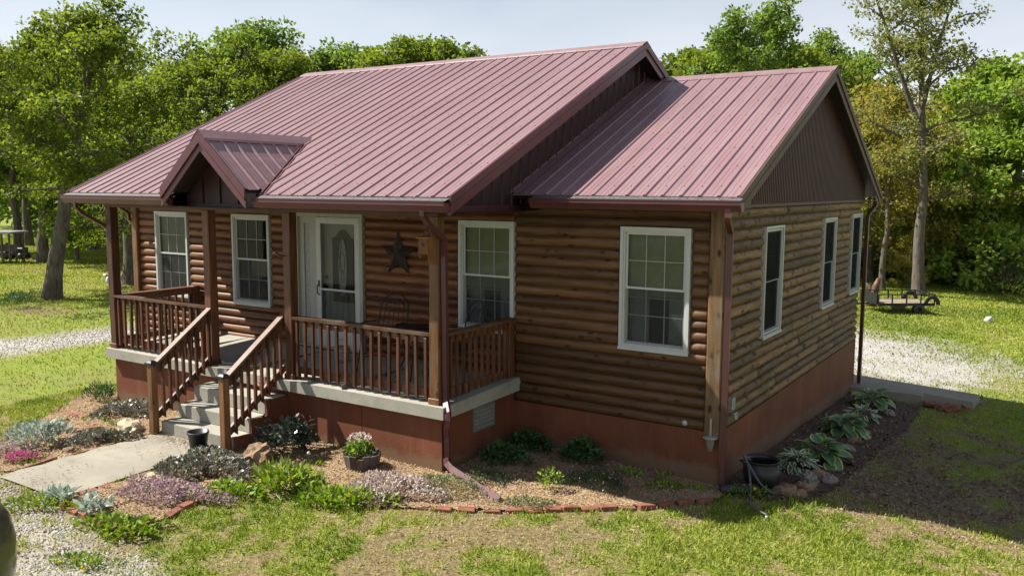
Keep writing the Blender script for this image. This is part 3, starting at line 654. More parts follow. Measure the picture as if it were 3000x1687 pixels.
# ---- windows
def frame4(mb,x0,x1,z0,z1,w,y0,y1,mi=0,b=None):
    b=w if b is None else b
    mb.box((x0,y0,z0),(x0+w,y1,z1),mi); mb.box((x1-w,y0,z0),(x1,y1,z1),mi); mb.box((x0+w,y0,z1-w),(x1-w,y1,z1),mi); mb.box((x0+w,y0,z0),(x1-w,y1,z0+b),mi)
def make_window(loc,rz,W,H,grid,blind,lit=None,screen=False):
    mb=MB(); tw=.032 if screen else .042; frame4(mb,-W/2,W/2,0,H,tw,-.038,.04); frame4(mb,-W/2+.042,W/2-.042,.042,H-.042,.022,-.022,.034)
    mb.box((-W/2-.006,-.048,-.012),(W/2+.006,-.036,.02))
    win=mb.build('window',MT['white'],house,loc=loc,rz=rz)
    i=.066; x0,x1=-W/2+i,W/2-i; zm=H*.505
    for nm,za,zb,y in(('sash',zm-.015,H-i,.0),('sash',i,zm+.015,.022)):
        mb=MB(); frame4(mb,x0,x1,za,zb,.028,y,y+.02); s=mb.build(nm,MT['white'],win)
        MB().quad((x0+.028,y+.012,za+.028),(x1-.028,y+.012,za+.028),(x1-.028,y+.012,zb-.028),(x0+.028,y+.012,zb-.028)).build('pane',MT['glass'],win)
        if grid:
            for k in(1,2):
                xx=x0+.028+(x1-x0-.056)*k/3; MB().box((xx-.006,y+.002,za+.028),(xx+.006,y+.010,zb-.028)).build('muntin',MT['muntin'],win)
            zz=(za+zb)/2; MB().box((x0+.028,y+.0025,zz-.006),(x1-.028,y+.0095,zz+.006)).build('muntin',MT['muntin'],win)
        else:
            zz=(za+zb)/2; MB().box((x0+.028,y+.004,zz-.004),(x1-.028,y+.010,zz+.004)).build('muntin',MT['screen'],win)
        if grid and y>.01: MB().quad((x0+.01,y-.012,za+.01),(x1-.01,y-.012,za+.01),(x1-.01,y-.012,zb-.03),(x0+.01,y-.012,zb-.03)).build('insect_screen',MT['mesh2'],win)
        if screen: MB().quad((x0+.01,y-.006,za+.01),(x1-.01,y-.006,za+.01),(x1-.01,y-.006,zb-.01),(x0+.01,y-.006,zb-.01)).build('insect_screen',MT['mesh'],win)
    d=.55; a,b=x0-.0,x1+.0
    MB().add([(a,.045,.06),(b,.045,.06),(b,.045,H-.06),(a,.045,H-.06),(a,d,.06),(b,d,.06),(b,d,H-.06),(a,d,H-.06)],[(4,5,6,7),(0,1,5,4),(3,7,6,2),(0,4,7,3),(1,2,6,5)]).build('room_recess',MT['room'],win)
    if blind:
        mb=MB(); zt=H-i-.01; n=int((zt-(H*(1-blind)))/.024)
        for k in range(n):
            z=zt-.03-k*.024; mb.quad((x0+.01,.058,z-.012),(x1-.01,.058,z-.012),(x1-.01,.074,z+.010),(x0+.01,.074,z+.010))
        mb.box((x0+.008,.055,zt-.03),(x1-.008,.08,zt)); mb.box((x0+.01,.058,zt-.03-n*.024-.018),(x1-.01,.075,zt-.03-n*.024)); mb.build('blind',MT['blind'],win)
    if lit=='curtain':
        for s in(-1,1):
            mb=MB();V=[]
            for k in range(13):
                t=k/12; x=s*(W/2-.07-.26*t); y=.14+.02*math.sin(k*2.2); V+= [(x,y,.08),(x,y,H*.62)]
            mb.add(V,[(2*k,2*k+1,2*k+3,2*k+2) for k in range(12)],0,True); mb.build('curtain',MT['curtain'],win)
        mb=MB(); V=[]
        for k in range(25):
            x=-W/2+.07+(W-.14)*k/24; V+= [(x,.12+.012*math.sin(k*1.9),H*.44),(x,.12+.012*math.sin(k*1.9),H*.56)]
        mb.add(V,[(2*k,2*k+1,2*k+3,2*k+2) for k in range(24)],0,True); mb.build('valance',MT['curtain'],win)
    if lit=='amber': MB().box((-W/2+.10,.30,H*.30),(.12,.33,H*.47)).build('lamp_shade',MT['amber'],win)
    return win
make_window((FW[0][0],0,FW[0][1]),0,WW,WH,True,.48)
make_window((FW[1][0],0,FW[1][1]),0,WW,WH,True,0,'amber')
make_window((FW[2][0],0,FW[2][1]),0,WW,WH,True,.60,'curtain')
make_window((FW[3][0],0,FW[3][1]),0,WW,WH,True,.56,'curtain')
for c,z in SW: make_window((0,c,z),R(90),.86,WH-.04,False,0,None,True)
# ---- front door with sidelight and storm door
x0,x1,z0,z1=DOOR; mb=MB()
frame4(mb,x0,x1,z0,z1,.055,-.045,.03,0,.03); mb.box((-6.72,-.03,z0+.03),(-6.645,.06,z1-.055)); door=mb.build('front_door',MT['cream'],house)
MB().box((x0+.055,.062,z0),(x1-.055,.09,z1)).build('door_recess',MT['cream'],door)
mb=MB(); frame4(mb,-7.05,-6.722,z0+.035,z1-.06,.10,.0,.05,0,.35); mb.build('sidelight',MT['cream'],door)
MB().box((-6.952,.02,z0+.385),(-6.82,.032,z1-.16)).build('sidelight_pane',MT['leaded'],door)
# inner door: cream slab with arched dark panel and oval leaded glass
cx=-6.17
mb=MB(); pl=[]
for k in range(17):
    t=k/16; x=cx-.20+.44*t; e=.13*max(0,math.sin(math.pi*min(1,max(0,(t-.12)/.76))))**1.0; pl.append((x,.045,z1-.38+e))
pl+=[(cx+.24,.045,z0+.75),(cx-.20,.045,z0+.75)]; mb.prism(pl,(0,.02,0)); mb.build('arched_panel',MT['doordark'],door)
mb=MB(); mb.add([(cx+.02+.095*math.cos(2*math.pi*k/28),.040,2.30+.46*math.sin(2*math.pi*k/28)) for k in range(28)],[list(range(28))]); ov=mb.build('oval_glass',MT['leaded'],door)
mb=MB(); el=lambda a,b,c=0,z=2.30:[(cx+.02+c+a*math.cos(2*math.pi*k/24),.034,z+b*math.sin(2*math.pi*k/24)) for k in range(25)]
mb.tube(el(.098,.463),.007,5); mb.tube(el(.05,.16,0,2.38),.004,4); mb.tube(el(.03,.10,.0,2.15),.004,4); mb.tube([(cx+.02,.034,2.72),(cx-.04,.034,2.45),(cx+.02,.034,2.25),(cx+.08,.034,2.45),(cx+.02,.034,2.72)],.004,4); mb.build('glass_came',MT['lead'],door)
MB().lathe([(.0,0),(.028,0),(.032,.02),(.02,.05)],10).build('door_knob',MT['black'],door,loc=(-6.50,.03,1.98)).rotation_euler=(R(90),0,0)
MB().lathe([(.0,0),(.028,0),(.028,.02),(.0,.025)],10).build('deadbolt',MT['black'],door,loc=(-6.50,.04,2.13)).rotation_euler=(R(90),0,0)
mb=MB(); frame4(mb,-6.638,-5.722,z0+.035,z1-.062,.095,-.042,-.012,0,.36); mb.box((-6.543,-.038,z0+.93),(-5.817,-.018,z0+.96)); sdr=mb.build('storm_door',MT['white'],door)
MB().quad((-6.543,-.028,z0+.395),(-5.817,-.028,z0+.395),(-5.817,-.028,z1-.157),(-6.543,-.028,z1-.157)).build('storm_glass',MT['glass'],door)
MB().quad((-6.543,-.034,z0+.395),(-5.817,-.034,z0+.395),(-5.817,-.034,z0+.935),(-6.543,-.034,z0+.935)).build('door_screen',MT['mesh2'],door)
MB().tube([(-6.585,-.045,2.02),(-6.585,-.085,2.0),(-6.585,-.085,1.88),(-6.575,-.045,1.85)],.009,6).box((-6.60,-.05,1.98),(-6.57,-.042,2.08)).build('storm_handle',MT['black'],door)
MB().box((x0,-.075,z0-.06),(x1,.02,z0-.002)).build('door_sill',MT['post_dark'],door)
# ---- porch
def tz(y): return .918+(.985-.918)*(y+1.74)/1.74
SX0,SX1,SY=-9.74,-2.82,-1.745
mb=MB()
NX=[(SX0,SX1)]
mb.add([(SX0,SY,.768),(SX1,SY,.768),(SX1,-.0,.80),(SX0,-.0,.80),(SX0,SY,tz(SY)),(SX1,SY,tz(SY)),(SX1,-.0,tz(0)),(SX0,-.0,tz(0))],[(0,3,2,1),(4,5,6,7),(0,1,5,4),(1,2,6,5),(2,3,7,6),(3,0,4,7)])
pfl=mb.build('porch_floor',MT['conc_porch'],house)
for x in(-8.3,-6.4,-4.5): MB().box((x-.004,SY+.02,tz(SY)),(x+.004,-.05,tz(0)+.0008)).build('control_joint',MT['conc_old'],pfl)
pfd=MB().box((-9.644,-1.644,-.5),(-2.918,-.002,.772)).build('porch_foundation',MT['found'],house)
mb=MB(); mb.box((-2.925,-.99,.42),(-2.905,-.50,.74)); vt=mb.build('crawlspace_vent',MT['conc_old'],house)
for i in range(5): MB().box((-2.912,-.95,.455+.055*i),(-2.898,-.54,.475+.055*i)).build('vent_slat',MT['galv'],vt)
MB().box((-4.232,-1.6465,-.2),(-4.222,-1.640,.76)).build('seam',MT['soil'],pfd)
PX=[-9.62,-7.21,-5.53,-3.01]
def post(x,y=-1.61,mat='post_dark'):
    p=MB().box((x-.07,y-.07,tz(y)),(x+.07,y+.07,3.21),bev=.008).build('porch_post',MT[mat],house)
    MB().box((x-.083,y-.083,tz(y)),(x+.083,y+.083,tz(y)+.075),bev=.006).build('post_base',MT[mat],p); return p
post(PX[0]);post(PX[1]);post(PX[2]);post(PX[3],mat='post')
BAL={}
def baluster_mesh(h):
    k=round(h,2)
    if k not in BAL:
        s=.018; BAL[k]=MB().add([(-s,-s,.03),(s,-s,.03),(s,s,0),(-s,s,0),(-s,-s,h-.03),(s,-s,h-.03),(s,s,h),(-s,s,h)],[(0,3,2,1),(4,5,6,7),(0,1,5,4),(1,2,6,5),(2,3,7,6),(3,0,4,7)]).mesh('baluster')
    return BAL[k]
def railing(a,b,nrm,n,wob=0):
    a=Vector(a);b=Vector(b);d=(b-a).normalized();nv=Vector(nrm); ax='x' if abs(d.x)>.5 else 'y'; m=MT['rail_'+ax]
    zt=1.795; rl=MB().bar(a+Vector((0,0,zt-.019)),b+Vector((0,0,zt-.019)),.135,.038).build('railing',m,house)
    MB().bar(a+Vector((0,0,zt-.085)),b+Vector((0,0,zt-.085)),.038,.089).build('upper_rail',m,rl)
    MB().bar(a+Vector((0,0,1.055)),b+Vector((0,0,1.055)),.038,.089).build('lower_rail',m,rl)
    L=(b-a).length
    for i in range(n):
        p=a+d*(L*(i+.5)/n)+nv*.0375; z=tz(p.y)+.025
        o=link('baluster',baluster_mesh(zt-.04-z),MT['post_dark'],rl,loc=(p.x,p.y,z)); o.rotation_euler=(rnd.uniform(-.012,.012),rnd.uniform(-.012,.012),math.atan2(nv.x,-nv.y))
railing((PX[0]+.07,-1.61,0),(PX[1]-.07,-1.61,0),(0,-1,0),15)
railing((PX[2]+.07,-1.61,0),(PX[3]-.07,-1.61,0),(0,-1,0),16)
railing((PX[0]+.02,-1.54,0),(PX[0]+.02,-.12,0),(-1,0,0),10); railing((PX[3]+.06,-1.54,0),(PX[3]+.06,-.18,0),(1,0,0),10)
for x in(PX[0]+.02,PX[3]+.06): MB().box((x-.06,-.17,tz(-.1)),(x+.06,-.035,1.80),bev=.006).build('rail_post',MT['post_dark'],house)
# ---- steps
ST=[(-2.588,.295),(-2.309,.484),(-2.033,.69)]; sx0,sx1=-7.13,-5.62
stp=empty('front_steps',(0,0,0),house)
for i,(y,z) in enumerate(ST):
    mb=MB(); ye=-1.65; zb=-.15 if i==0 else ST[i-1][1]-.002
    mb.box((sx0,y,zb),(sx1,ye-.001*i,z),bev=.012); mb.build('step',MT['conc_porch'],stp)
MB().box((sx1,-2.58,-.2),(sx1+.03,-1.65,.30)).box((sx1,-2.30,.30),(sx1+.03,-1.65,.475)).box((sx1,-2.03,.475),(sx1+.03,-1.65,.68)).build('step_side',MT['found'],stp)
for k,x in enumerate((-7.19,-5.68)):
    sr=MB().box((x-.05,-2.70,-.1 if k==0 else -.1),(x+.05,-2.60,1.10),bev=.006).build('stair_railing',MT['post'],house)
    MB().box((x-.068,-2.718,1.10),(x+.068,-2.582,1.125)).add([(x-.055,-2.705,1.125),(x+.055,-2.705,1.125),(x+.055,-2.595,1.125),(x-.055,-2.595,1.125),(x-.03,-2.68,1.15),(x+.03,-2.68,1.15),(x+.03,-2.62,1.15),(x-.03,-2.62,1.15)],[(0,1,5,4),(1,2,6,5),(2,3,7,6),(3,0,4,7),(4,5,6,7)]).build('post_cap',MT['bronze'],sr)
    a=Vector((x,-2.60,1.03));b=Vector((x,-1.60,1.735)); 
    MB().bar(a,b,.045,.14).build('hand_rail',MT['rail_y'],sr)
    MB().bar(a+Vector((0,-.0,.078)),b+Vector((0,0,.078)),.09,.03).build('rail_cap',MT['rail_y'],sr)
    c=Vector((x,-2.60,.36));e=Vector((x,-1.62,1.06))
    mb=MB(); mb.bar(c,e,.04,.09); mb.build('lower_rail',MT['rail_y'],sr)
    for i in range(8):
        t=(i+.5)/8; y=-2.57+.90*t; zb=.36+.70*(y+2.6)/.98-.10; zt2=1.03+.705*(y+2.6)/1.0
        o=link('baluster',baluster_mesh(round(zt2-zb,1)),MT['post_dark'],sr,loc=(x+.042*(1 if k else 1),y,zb))
# ------------------------------------------------------------------ ground
def sstep(a,b,x): t=np.clip((np.asarray(x,float)-a)/(b-a),0,1); return t*t*(3-2*t)
def gravel_mask(x,y):
    n=fbm(x,y,.7,41)-.5; n2=fbm(x,y,2.5,43)-.5
    # drive behind the house on the right
    rightd=sstep(-.9,.9,(y-9.8)+1.6*n+1.2*n2)*sstep(-1.2,1.2,(17.0-.45*(x+1.8))-y+3*n+1.5*n2)*sstep(-1.8,1.8,(1.7-x)+.10*(14-y)+3.5*n+3*n2)*(x>-14)
    leftd=sstep(-.35,.35,.95-np.abs(x-(-16.75+.10*(y-1)))+.5*n)*(y<16)
    near=sstep(-.45,.45,(-4.95-.10*(x+6))-y+1.6*n+1.2*n2)*sstep(-.6,.6,(-3.6-x)+1.0*(y+6)+1.8*n)
    near=near*(.15+.62*sstep(.42,.64,fbm(x,y,1.6,35)))
    return np.clip(np.maximum(np.maximum(rightd,leftd)*(.8+.2*sstep(.3,.6,fbm(x,y,1.2,36))),near),0,1)
def soil_mask(x,y):
    n=fbm(x,y,.55,61); n2=fbm(x,y,2.2,67)
    a=sstep(.35,.9,x)*sstep(-.2,.5,y)*sstep(0,1.2,8.0-y)*sstep(0,1.5,7.5-x)
    left=sstep(.8,.0,np.hypot((x+22.6)/2.6,(y-4.0)/1.3))
    tr=sstep(1.,.2,np.hypot((x+1.8)/1.9,(y-24.2)/1.0))
    return np.clip(a*sstep(.48,.64,n*.6+n2*.4+.08*(np.hypot((x-4.3),(y-2.3))<1.9)),0,1)*.80+left*.8+tr*.7
def grass_mask(x,y):
    p=fbm(x,y,.6,3)*.32+fbm(x,y,2.4,9)*.30+vn(x,y,7,12)*.22+vn(x,y,15,14)*.16
    patch=.10+.90*sstep(.42,.58,p+.035*sstep(-1.5,.5,x)+.02*sstep(-4.5,-3,y))
    lush=.72+.28*sstep(.3,.6,fbm(x,y,.35,5))
    k=np.clip(sstep(8,15,y)+sstep(-9.5,-13,x),0,1)
    v=patch*(1-k)+lush*k
    return np.clip(v*(1-.96*gravel_mask(x,y))*(1-.72*np.clip(soil_mask(x,y),0,1)),0,1)
xs=np.concatenate([np.linspace(-400,-60,18)[:-1],np.arange(-60,-14,.8),np.arange(-14,8,.09),np.arange(8,40,.8),np.linspace(40,400,20)])
ys=np.concatenate([np.linspace(-60,-9,18)[:-1],np.arange(-9,1.5,.09),np.arange(1.5,12,.2),np.arange(12,60,.8),np.linspace(60,500,22)])
X,Yg=np.meshgrid(xs,ys); nx,ny=len(xs),len(ys)
nearw=((X>-14)&(X<8)&(Yg>-9)&(Yg<1.5))
Zg=g(X,Yg)+.05*(fbm(X,Yg,.5,77)-.5)+nearw*.02*(fbm(X,Yg,2.5,78)-.5)
Vg=np.stack([X,Yg,Zg],-1).reshape(-1,3); ii=np.arange(nx*ny).reshape(ny,nx)
Fg=np.stack([ii[:-1,:-1],ii[:-1,1:],ii[1:,1:],ii[1:,:-1]],-1).reshape(-1,4)
link('ground',np_mesh('ground',Vg,Fg,dict(grass=grass_mask(X,Yg).ravel(),gravel=gravel_mask(X,Yg).ravel(),soil=np.clip(soil_mask(X,Yg),0,1).ravel()),True),MT['ground'],kind='structure')
def inpoly(x,y,poly):
    c=np.zeros(np.shape(x),bool); n=len(poly)
    for i in range(n):
        x0,y0=poly[i][:2];x1,y1=poly[(i+1)%n][:2]
        if y0==y1: continue
        k=((y0>y)!=(y1>y))&(x<(x1-x0)*(y-y0)/(y1-y0)+x0); c^=k
    return c
def sheet(name,poly,mat,dz,step=.05,wob=.05,seed=0):
    px=[p[0] for p in poly];py=[p[1] for p in poly]; a=np.arange(min(px)-.1,max(px)+.1,step);b=np.arange(min(py)-.1,max(py)+.1,step)
    A,B=np.meshgrid(a,b); q=inpoly(A+step/2+wob*(fbm(A,B,3,seed)-.5)*2,B+step/2+wob*(fbm(A,B,3,seed+5)-.5)*2,poly)[:-1,:-1]
    Zs=g(A,B)+dz+.05*(fbm(A,B,.5,77)-.5)+.03*(fbm(A,B,2.2,seed+9)-.3); n=len(a); id=np.arange(A.size).reshape(A.shape)
    F=np.stack([id[:-1,:-1],id[:-1,1:],id[1:,1:],id[1:,:-1]],-1)[q]
    used,inv=np.unique(F,return_inverse=True); V=np.stack([A,B,Zs],-1).reshape(-1,3)[used]
    return link(name,np_mesh(name,V,inv.reshape(-1,4),None,True),mat,kind='structure')
bedR=[(-5.60,-2.55),(-5.80,-2.75),(-5.80,-4.76),at(330,1347)[:2],at(530,1245)[:2],at(655,1212)[:2],at(800,1262)[:2],at(940,1280)[:2],at(1070,1284)[:2],at(1270,1288)[:2],at(1600,1279)[:2],at(1795,1259)[:2],(.12,-.2),(.02,.0),(-2.9,.02),(-2.9,-1.62),(-5.6,-1.62)]
bedL=[(-7.24,-2.55),(-7.30,-4.55),at(-30,1190)[:2],at(10,1110)[:2],at(140,1040)[:2],at(230,980)[:2],(-9.7,-1.2),(-9.62,-1.60),(-7.2,-1.62)]
bedS=[(-.0,.25),(.55,-.05),(1.05,.5),(1.15,1.6),(1.25,3.2),(1.35,5.2),(1.3,7.3),(0,7.6)]
sheet('mulch_bed',bedR,MT['bed'],.022,seed=1); sheet('mulch_bed',bedL,MT['bed'],.022,seed=2); sheet('leaf_mould_bed',bedS,MT['darkbed'],.022,.06,seed=3)
wk=MB(); V=[]; nn=16
for i in range(nn+1):
    y=-2.585-(4.74-2.585)*i/nn
    for x in np.linspace(-7.24,-5.90,9): V.append((x+(.03*math.sin(i*1.7) if x in(-7.24,) else 0),y,float(g(x,y))+.035))
wk.add(V,[(i*9+j,(i+1)*9+j,(i+1)*9+j+1,i*9+j+1) for i in range(nn) for j in range(8)])
wk.box((-7.24,-4.74,-.1),(-5.90,-2.6,.055)); wk.build('front_walk',MT['conc'],kind='structure')
# concrete pad and its low retaining wall at the back corner
zp_=-.24
pd=MB(); pd.box((-.3,7.56,-.9),(1.30,7.72,zp_+.0),0,.01); pd.prism([(-.35,7.725,zp_-.15),(1.32,7.725,zp_-.15),(2.10,8.0,-.50),(2.15,8.75,-.50),(-.35,8.80,zp_-.15)],(0,0,.15)); pd.build('concrete_pad',[MT['conc'],MT['conc_old']],kind='structure')
# ------------------------------------------------------------------ loose stuff
rs=np.random.RandomState(5)
def rdir(n,upw):
    d=rs.normal(size=(n,3)); d[:,2]=d[:,2]+upw; return d/np.linalg.norm(d,axis=1)[:,None]
def leaves(pos,d,nrm,L,W,r,bend=.0):
    pos=np.asarray(pos,float); n=len(pos); d=d/np.linalg.norm(d,axis=1)[:,None]; s=np.cross(d,nrm); s/= (np.linalg.norm(s,axis=1)[:,None]+1e-9); q=np.cross(s,d)
    L=np.broadcast_to(L,(n,))[:,None];W=np.broadcast_to(W,(n,))[:,None]
    m=pos+d*L*.45
    V=np.stack([pos,m+s*W*.5+q*L*bend,pos+d*L,m-s*W*.5+q*L*bend],1).reshape(-1,3)
    F=np.arange(4*n).reshape(n,4); return V,F,np.repeat(r,4)
def in_view(x,y,z=0,pad=900):
    dx=np.stack([x-CAM[0],y-CAM[1],np.broadcast_to(z,np.shape(x))-CAM[2]],-1); zz=dx@fw; u=1500+FPX*(dx@rt)/zz; v=843.5-FPX*(dx@up)/zz
    return (zz>1)&(u>-pad)&(u<3000+pad)&(v>-pad)&(v<1687+pad)
HOUSEP=[(XL,0),(-9.65,0),(-9.65,-1.64),(-7.2,-1.64),(-7.2,-2.6),(-5.6,-2.6),(-5.6,-1.64),(-2.92,-1.64),(-2.92,0),(0,0),(0,YB),(XL,YB)]
WALKP=[(-7.24,-2.5),(-7.24,-4.74),(-5.9,-4.74),(-5.9,-2.5)]
def lawn_pts(n,x0,x1,y0,y1,thr,seed):
    r=np.random.RandomState(seed); x=r.uniform(x0,x1,n);y=r.uniform(y0,y1,n)
    k=in_view(x,y)&~inpoly(x,y,HOUSEP)&~inpoly(x,y,WALKP)&~inpoly(x,y,bedR)&~inpoly(x,y,bedL)&~inpoly(x,y,bedS); x=x[k];y=y[k]
    m=grass_mask(x,y); k=r.uniform(size=len(x))<thr(m); return x[k],y[k],m[k],r
def zat(x,y): return g(x,y)+.05*(fbm(x,y,.5,77)-.5)
Vs=[];Fs=[];Rs=[];off=0
def push(V,F,Rr):
    global off
    Vs.append(V);Fs.append(F+off);Rs.append(Rr);off+=len(V)
# near lawn: low weedy turf
x,y,m,r=lawn_pts(520000,-11,8.5,-8.2,1.0,lambda m:m*.75+.22,1); n=len(x)
tone=np.clip(fbm(x,y,1.3,21)*.9-.22+r.normal(0,.13,n)+(1-m)**2*.75,0,1)
d=r.normal(size=(n,3));d[:,2]=np.abs(d[:,2])+.55
push(*leaves(np.stack([x,y,zat(x,y)+r.uniform(-.004,.012,n)],-1),d,rdir(n,2),r.uniform(.018,.062,n)*(.7+.7*m),r.uniform(.007,.015,n),tone,.05))
# scattered longer tufts
x,y,m,r=lawn_pts(16000,-9,7,-8.2,8,lambda m:(m>.5)*.16,2); cx_=np.repeat(x,14);cy_=np.repeat(y,14);n=len(cx_)
cx_=cx_+r.normal(0,.03,n);cy_=cy_+r.normal(0,.03,n); d=r.normal(size=(n,3))*.45;d[:,2]=1
push(*leaves(np.stack([cx_,cy_,zat(cx_,cy_)],-1),d,rdir(n,0),r.uniform(.05,.13,n),r.uniform(.005,.009,n),np.clip(np.repeat(r.normal(.22,.16,n//14),14)+r.normal(0,.06,n),0,1),.06))
# right and back lawn
x,y,m,r=lawn_pts(330000,-6,17,1.0,40,lambda m:m*.85,3); n=len(x); dist=np.hypot(x-CAM[0],y-CAM[1]); d=r.normal(size=(n,3))*.6;d[:,2]=1
push(*leaves(np.stack([x,y,zat(x,y)],-1),d,rdir(n,0),r.uniform(.03,.065,n)*(dist/15)**.5,r.uniform(.012,.022,n)*(dist/14),np.clip(fbm(x,y,.5,23)*1.0-.28+r.normal(0,.12,n),0,1),.05))
x,y,m,r=lawn_pts(330000,-62,-8,-9,34,lambda m:m*.85,4); n=len(x); dist=np.hypot(x-CAM[0],y-CAM[1]); d=r.normal(size=(n,3))*.6;d[:,2]=1
push(*leaves(np.stack([x,y,zat(x,y)],-1),d,rdir(n,0),r.uniform(.035,.07,n)*(dist/18)**.5,r.uniform(.014,.026,n)*(dist/16),np.clip(fbm(x,y,.4,25)*1.0-.12+r.normal(0,.10,n),.12,1),.05))
gr=link('lawn_grass',np_mesh('lawn_grass',np.concatenate(Vs),np.concatenate(Fs),dict(rnd=np.concatenate(Rs))),MT['grass'],kind='stuff',label='short patchy lawn grass and low weeds around the house')
def scatter_poly(poly,n,seed,zoff=.03,extra=None):
    r=np.random.RandomState(seed); px=[p[0] for p in poly];py=[p[1] for p in poly]
    x=r.uniform(min(px),max(px),n);y=r.uniform(min(py),max(py),n); k=inpoly(x,y,poly)&~inpoly(x,y,HOUSEP)
    if extra is not None: k&=extra(x,y,r)
    return x[k],y[k],r
def flat_bits(name,sets,mat,label,L,W,tilt=.5,zoff=.03):
    Vs=[];Fs=[];Rs=[];o=0
    for x,y,r in sets:
        n=len(x); d=r.normal(size=(n,3));d[:,2]*=tilt; nn=r.normal(size=(n,3))*tilt;nn[:,2]+=1
        V,F,q=leaves(np.stack([x,y,zat(x,y)+zoff+r.uniform(0,.015,n)],-1),d,nn,r.uniform(*L,n),r.uniform(*W,n),np.clip(r.beta(1.6,1.6,n),0,1),.12); Vs.append(V);Fs.append(F+o);Rs.append(q);o+=len(V)
    return link(name,np_mesh(name,np.concatenate(Vs),np.concatenate(Fs),dict(rnd=np.concatenate(Rs))),mat,kind='stuff',label=label)
flat_bits('wood_chips',[scatter_poly(bedR,52000,71),scatter_poly(bedL,22000,72)],MT['chips'],'tan wood chips spread over the front flower beds',(.014,.038),(.008,.018),.45,.028)
shade=[(.4,-.4),(7.5,-.4),(7.5,8.5),(.4,8.5)]
flat_bits('leaf_litter',[scatter_poly(bedS,9000,73),scatter_poly(shade,34000,74,extra=lambda x,y,r:r.uniform(size=len(x))<soil_mask(x,y)*.75),scatter_poly([(-25.5,2.5),(-19.5,2.5),(-19.5,5.5),(-25.5,5.5)],4000,76,extra=lambda x,y,r:r.uniform(size=len(x))<soil_mask(x,y)),scatter_poly([(-4,23),(1,23),(1,25.5),(-4,25.5)],1500,75)],MT['litter'],'brown leaf litter on the bare shaded soil',(.03,.075),(.018,.045),.35,.006)
def weeds():
    x,y,r=scatter_poly(bedR,230,78); x2,y2,_=scatter_poly(bedL,90,79); x=np.concatenate([x,x2]);y=np.concatenate([y,y2]); k=vn(x,y,1.4,51)>.42; x=np.repeat(x[k],16);y=np.repeat(y[k],16); n=len(x); s=np.repeat(r.uniform(.03,.10,n//16),16)
    d=r.normal(size=(n,3))*.7;d[:,2]=np.abs(d[:,2])+.5
    V,F,q=leaves(np.stack([x+r.normal(0,1,n)*s*.5,y+r.normal(0,1,n)*s*.5,zat(x,y)+.025],-1),d,rdir(n,1),s*r.uniform(.5,1.2,n),s*r.uniform(.15,.45,n),np.clip(np.repeat(r.uniform(0,1,n//16),16)+r.normal(0,.1,n),0,1),.06)
    link('bed_weeds',np_mesh('bed_weeds',V,F,dict(rnd=q)),MT['dandelion'],kind='stuff',label='small weeds sprouting through the bed mulch')
weeds()
def debris():
    r=np.random.RandomState(9); n=900; x=np.concatenate([r.normal(-6.5,.35,n//2),r.uniform(-7.2,-5.9,n//2)]);y=np.concatenate([r.normal(-2.72,.08,n//2),r.uniform(-4.7,-2.6,n//2)]); k=(x>-7.2)&(x<-5.93)&(y<-2.6)&(y>-4.72)&((vn(x,y,2.2,8)>.52)|(y>-2.95)); return x[k],y[k],r
flat_bits('catkin_debris',[debris()],MT['litter'],'tan catkins and bits fallen on the concrete walk',(.015,.05),(.006,.014),.15,.045)
lawnp=[(-6,-8),(7,-8),(7,0),(-6,0)]
flat_bits('fallen_leaves',[scatter_poly(lawnp,1500,77,extra=lambda x,y,r:~inpoly(x,y,bedR)&~inpoly(x,y,WALKP)&in_view(x,y))],MT['litter'],'scattered dry leaves and straw on the front lawn',(.025,.07),(.008,.035),.4,.012)
gp=[(-12,-8.5),(0,-8.5),(0,-4.6),(-12,-4.6)]
def pebbles():
    x,y,r=scatter_poly(gp,110000,81,extra=lambda x,y,r:(r.uniform(size=len(x))<gravel_mask(x,y)*(.12+.88*sstep(.40,.62,fbm(x,y,2.,33))))&in_view(x,y)); n=len(x)
    x2,y2,r2=scatter_poly([(-4,9.2),(6,9.2),(6,18),(-4,18)],9000,82,extra=lambda x,y,r:(r.uniform(size=len(x))<gravel_mask(x,y)*.9)&in_view(x,y))
    x3,y3,r3=scatter_poly([(-19.5,-4),(-14,-4),(-14,6),(-19.5,6)],16000,83,extra=lambda x,y,r:(r.uniform(size=len(x))<gravel_mask(x,y)*.9)&in_view(x,y))
    X=np.concatenate([x,x2,x3]);Y_=np.concatenate([y,y2,y3]);n=len(X); sz=rs.uniform(.005,.014,n)*np.where(np.arange(n)<len(x),1,1.5)
    B=np.array([(-1,-1,-.4),(1,-1,-.4),(1,1,-.4),(-1,1,-.4),(-.55,-.6,.55),(.6,-.5,.6),(.5,.6,.5),(-.6,.5,.65)]); T=rs.uniform(.75,1.25,(n,8,3))*B
    an=rs.uniform(0,6.28,n);c=np.cos(an)[:,None];s=np.sin(an)[:,None]; ex=rs.uniform(.7,1.4,n)[:,None]
    vx=T[...,0]*ex;vy=T[...,1];W=np.stack([vx*c-vy*s,vx*s+vy*c,T[...,2]],-1)*sz[:,None,None]+np.stack([X,Y_,zat(X,Y_)+.006],-1)[:,None]
    F0=np.array([(4,5,6,7),(0,1,5,4),(1,2,6,5),(2,3,7,6),(3,0,4,7)]); F=(F0[None]+8*np.arange(n)[:,None,None]).reshape(-1,4)
    return np_mesh('gravel',W.reshape(-1,3),F,dict(rnd=np.repeat(rs.beta(2,2,n),8)))
link('gravel_stones',pebbles(),MT['pebble'],kind='stuff',label='pale crushed gravel stones on the drive')
